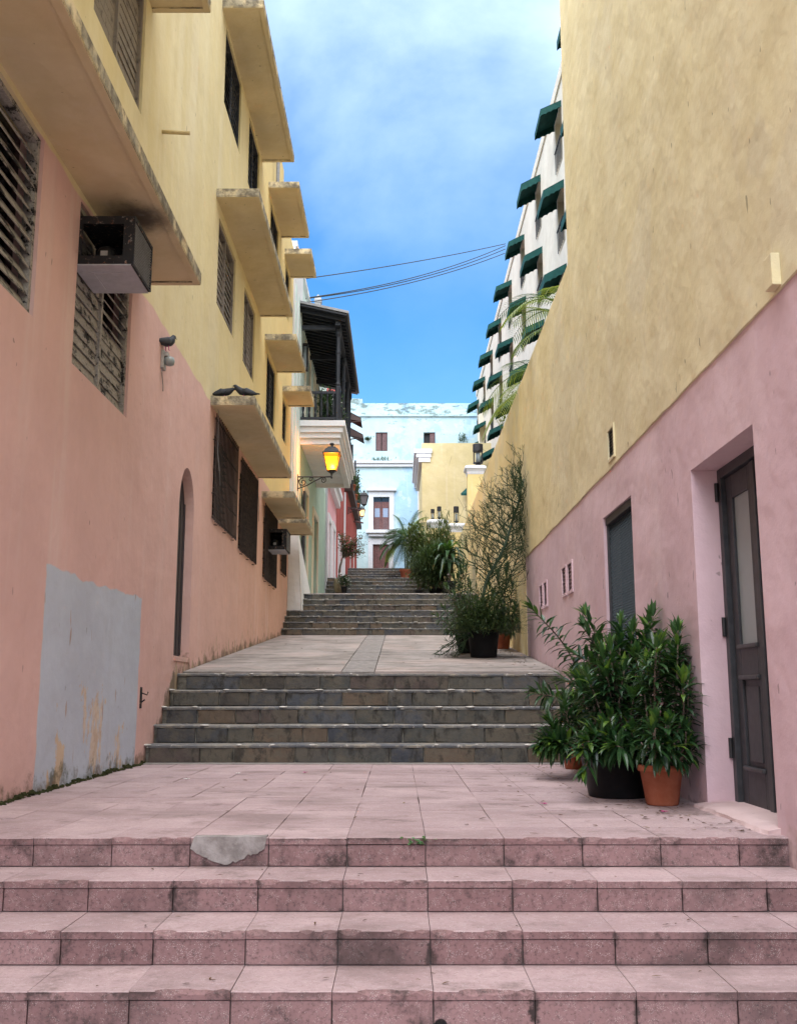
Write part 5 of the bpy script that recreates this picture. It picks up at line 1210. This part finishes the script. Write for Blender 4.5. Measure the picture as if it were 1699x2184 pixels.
# ---- palms
def palm(label, base, potdef, crown, n, Lf, seed, elr=(.1, 1.35), trunkn=5, name='palm', yellow=0.1, cat='palm', lw=.016):
    t = thing(name, label, cat, None, loc=(0, 0, 0)); rnd = random.Random(seed); b = Vector(base)
    if potdef: pot(t, (b.x, b.y, b.z), potdef[0], potdef[1], potdef[2], True)
    cr = Vector(crown)
    for k in range(trunkn):
        a = rnd.uniform(0, 6.28); MB().tube(curve([b+Vector((math.cos(a)*.08, math.sin(a)*.08, .2)), (b+cr)/2+Vector((math.cos(a)*.12, math.sin(a)*.12, 0)), cr+Vector((math.cos(a)*.15, math.sin(a)*.15, rnd.uniform(-.3, .1)))], 8), [.026]*5+[.018]*4, 6).build('trunk', 'green_bark', t, smooth=True)
    for i in range(n):
        a = i*2.399+rnd.uniform(-.2, .2); el = rnd.uniform(*elr); L_ = Lf*rnd.uniform(.8, 1.15); d = Vector((math.cos(a)*math.cos(el), math.sin(a)*math.cos(el), math.sin(el))); st = cr+Vector((math.cos(a)*.1, math.sin(a)*.1, rnd.uniform(-.5, 0)))
        pts = [st]; q = st.copy(); dd = d.copy(); ns = 14
        for k in range(ns): dd = (dd+Vector((0, 0, -.10-.05*k/ns))).normalized(); q = q+dd*L_/ns; pts.append(q.copy())
        mb = MB(); tb = rnd.uniform(.85, 1) if rnd.random() < yellow else rnd.uniform(0, .6)
        mb.tube(pts, [.010*(1-.8*k/ns)+.002 for k in range(ns+1)], 4, tb)
        for k in range(2, ns*2):
            f_ = k/(ns*2); tt = f_*ns; j = min(int(tt), ns-1); p = pts[j].lerp(pts[j+1], tt-j); ax = (pts[j+1]-pts[j]).normalized(); sd2 = ax.cross(Vector((0, 0, 1)))
            if sd2.length < .1: sd2 = ax.cross(Vector((1, 0, 0)))
            sd2.normalize()
            for s in (-1, 1):
                ld = (ax*.62+sd2*s*.8+Vector((0, 0, .12))).normalized(); mb.leaf(p, ld, Vector((0, 0, 1)), L_*.30*math.sin(math.pi*(.12+.85*f_))**.7+.04, lw, .55, min(1, tb+rnd.uniform(-.1, .1)), .2, 2)
        mb.build('frond', 'leaf_palm', t, tint=True)
    return t
pp = at(866, 1203, 49.0); palm('bushy potted palm in a terracotta planter near the top of the steps', (pp.x, 48.6, gz(48.6)), (.32, .55, 'terracotta'), (pp.x+.02, 48.6, at(868, 1140, 48.6).z), 64, 1.55, 3, (-.5, 1.45), 9, lw=.028)
palm('palm on the terrace with fronds arching over the garden wall', (2.8, 15.2, 5.2), None, (2.72, 15.2, 6.85), 17, 1.25, 6, (-.15, 1.1), 3, yellow=.45)
palm('smaller palm on the terrace leaning over the garden wall', (2.85, 17.2, 5.2), None, (2.55, 17.2, 6.55), 14, 1.3, 9, (-.2, .9), 3, yellow=.4)
c = onX(1122, 790, 2.45); bush('trailing_shrub', 'small pale shrub trailing over the garden wall top', (2.42, c.y, 6.05), .32, .5, .38, 700, (.06, .11), .04, 'leaf_olive', 35, None, 8, ('petal_white', .03), cat='shrub')
# ---- left side: bougainvillea in a barrel pot, small pot of white flowers
bz = gz(36.2); BG = thing('bougainvillea', 'small bougainvillea tree with sparse pink bracts in a beige barrel pot', 'potted tree')
MB().lathe([(.14, 0), (.17, .12), (.19, .28), (.18, .45), (.165, .52), (.155, .52), (.15, .47)], (-2.14, 36.2, bz), 18).build('pot', 'beige_pot', BG, smooth=True)
rb_ = random.Random(21); stm, lv = MB(), MB()
k0 = Vector((-2.14, 36.2, bz+.45)); k1 = at(724, 1215, 36.2); k2 = at(730, 1190, 36.2)
stm.tube(curve([k0, k1, k2], 8), [.05, .045, .042, .04, .038, .036, .034, .03, .03], 7)
for i in range(24):
    e_ = at(rb_.uniform(722, 782), rb_.uniform(1132, 1188), 36.2+rb_.uniform(-.5, .5)); 
    if e_.x < XL+.1: e_.x = XL+.1
    cc = curve([k2, (k2+e_)/2+Vector((0, 0, .08)), e_], 8); stm.tube(cc, [.02*(1-.8*j/8)+.002 for j in range(9)], 4)
    for j in range(60):
        p = cc[rb_.randint(3, 8)]+Vector((rb_.gauss(0, .07), rb_.gauss(0, .09), rb_.gauss(0, .08))); p.x = max(p.x, XL+.04)
        lv.leaf(p, Vector((rb_.gauss(0, 1), rb_.gauss(0, 1), rb_.gauss(0, .7))).normalized(), Vector((0, 0, 1)), .065, .045, .2, rb_.random()**.8, .15, 2)
stm.build('trunk', 'bark', BG, smooth=True); lv.build('crown', 'leaf_bougain', BG, tint=True, kind='stuff')
c = at(734, 1243, 35.6); bush('flower_pot', 'small dark pot of white flowers beside the barrel pot', (c.x, 35.6, gz(35.6)+.46), .20, .2, .20, 420, (.06, .11), .04, 'leaf_dark', 36, (gz(35.6), .12, .24, 'black_plastic'), 7, ('petal_white', .09))
# ---- plants on the balcony
for i, (y, z) in enumerate(((27.3, 8.95), (28.6, 8.8))):
    bush('balcony_plant', ['leafy plant with white flowers behind the balcony balusters', 'second leafy plant further along the balcony rail'][i], (BX-.42, y, BZ+.75), .32, .3, .42, 420, (.08, .15), .06, 'leaf_dark', 40+i, (BZ+.002, .16, .3, 'black_plastic'), 7, ('petal_white', .05))
for i in range(3):
    y = 51+i*2.6; bush('terrace_plant', ['plant trailing through the black terrace rail nearest the steps', 'middle plant on the black railed terrace', 'far plant on the black railed terrace'][i], (XL+.35, y, 11.6), .3, .5, .5, 260, (.1, .2), .08, 'leaf_dark', 50+i, (10.96, .18, .3, 'terracotta'), 6)
# tufts of weeds on the blue building's ledges
for i, (x, y, w_, h_) in enumerate(((813, 983, .9, .55), (985, 935, .35, 1.0), (784, 938, .22, .25))):
    p = at(x, y, YB-.12); rnd = random.Random(60+i); mb = MB()
    for k in range(90): mb.leaf(p+Vector((rnd.gauss(0, w_*.4), rnd.uniform(-.06, .06), rnd.uniform(-.3, .25)*h_)), Vector((rnd.gauss(0, .6), -.4, rnd.uniform(.2, 1))).normalized(), Vector((0, 0, 1)), rnd.uniform(.12, .3), .04, .5, rnd.random()*.8, .1, 2)
    o = mb.build('weed_tuft', 'leaf_dark', tint=True); tag(o, ['grassy weeds growing on the blue building cornice', 'weeds climbing the blue wall beside the yellow building', 'small weed rooted in the blue wall'][i], 'weed', 'weeds on the blue building')
# moss along the foot of the left wall
mb = MB(); rnd = random.Random(15)
for k in range(420):
    y = rnd.uniform(6.4, 11.0); c_ = (XL+abs(rnd.gauss(0, .022))+.004, y, rnd.uniform(-.002, .035)*(1 if noise.noise((y*2.2, 0, 0)) > 0 else .25)); r_ = rnd.uniform(.006, .02); mb.lathe([(r_, -.01), (r_*.8, r_*.4), (r_*.2, r_*.6)], c_, 5)
leafmat('weed', (.10, .24, .11), (.16, .32, .15), (.2, .36, .16), .6, .2)
leafmat('moss', (.03, .035, .015), (.05, .05, .02), (.09, .08, .03), .95, .1, 0)
o = mb.build('moss', 'moss', kind='stuff', tint=True); tag(o, 'dark moss crust along the foot of the pink wall', 'moss')
# little green sprout at the landing's edge
mb = MB(); rnd = random.Random(5); p = onZ(888, 1786, 0)
for k in range(26): mb.leaf((p.x+rnd.gauss(0, .035), EDGE-.012, -.012+rnd.gauss(0, .008)), Vector((rnd.gauss(0, .7), -.7, rnd.uniform(-.2, .6))).normalized(), Vector((0, 0, 1)), .026, .02, .2, rnd.uniform(.2, .6), .1, 2)
o = mb.build('weed_sprout', 'weed', tint=True); tag(o, 'tiny green weed in the joint of the landing edge', 'weed')
# dead leaves and petals blown along the right side
mb = MB(); rnd = random.Random(77)
for k in range(260):
    x, y = (XR-abs(rnd.gauss(0, .45))-.06, rnd.uniform(5.7, 10.8)) if k < 225 else (rnd.uniform(-2, 1.8), rnd.uniform(5.6, 10.8))
    a = rnd.uniform(0, 6.28); mb.leaf((x, y, .006), Vector((math.cos(a), math.sin(a), rnd.uniform(0, .15))), Vector((0, 0, 1)), rnd.uniform(.02, .065), rnd.uniform(.008, .02), .05, rnd.random(), rnd.uniform(.0, .5), 2)
for k in range(60):
    x, y = (XR-abs(rnd.gauss(0, .3))-.1, rnd.uniform(13, 18)) if k < 45 else (rnd.uniform(-2.4, 1), rnd.uniform(13, 22)); a = rnd.uniform(0, 6.28); mb.leaf((x, y, gz(y)+.008), Vector((math.cos(a), math.sin(a), .1)), Vector((0, 0, 1)), rnd.uniform(.03, .08), .02, .05, rnd.random(), .3, 2)
for k in range(30):
    kk = rnd.randint(1, 3); y = EDGE-kk*RUN1+rnd.uniform(.05, .33); a = rnd.uniform(0, 6.28); mb.leaf((rnd.uniform(-1.5, 1.7), y, -kk*RISE1+.006), Vector((math.cos(a), math.sin(a), .1)), Vector((0, 0, 1)), rnd.uniform(.015, .045), .010, .05, rnd.random(), .3, 2)
o = mb.build('leaf_litter', 'leaf_dead', kind='stuff', tint=True); tag(o, 'dry leaves scattered over the landing and steps', 'leaves')
for i, (x, y, mt) in enumerate(((650, 1648, 'petal_pink'), (1160, 1715, 'petal_pink'), (1415, 1700+32, 'petal_pink'), (508, 1650, 'petal_white'), (398, 1662, 'petal_white'))):
    p = onZ(x, y, .006); mb = MB()
    for q in range(3): mb.leaf(p, Vector((math.cos(q*2.1+i), math.sin(q*2.1+i), .3)), Vector((0, 0, 1)), .035, .028, .2, .5, .3, 2)
    o = mb.build('fallen_petal', mt); tag(o, ['pink petals fallen near the foot of the slate steps', 'pink petals fallen in front of the potted plants', 'pink petals fallen by the terracotta pot', 'white petals fallen near the slate steps', 'white petals fallen near the grey paint square'][i], 'petal', 'fallen petals on the landing')
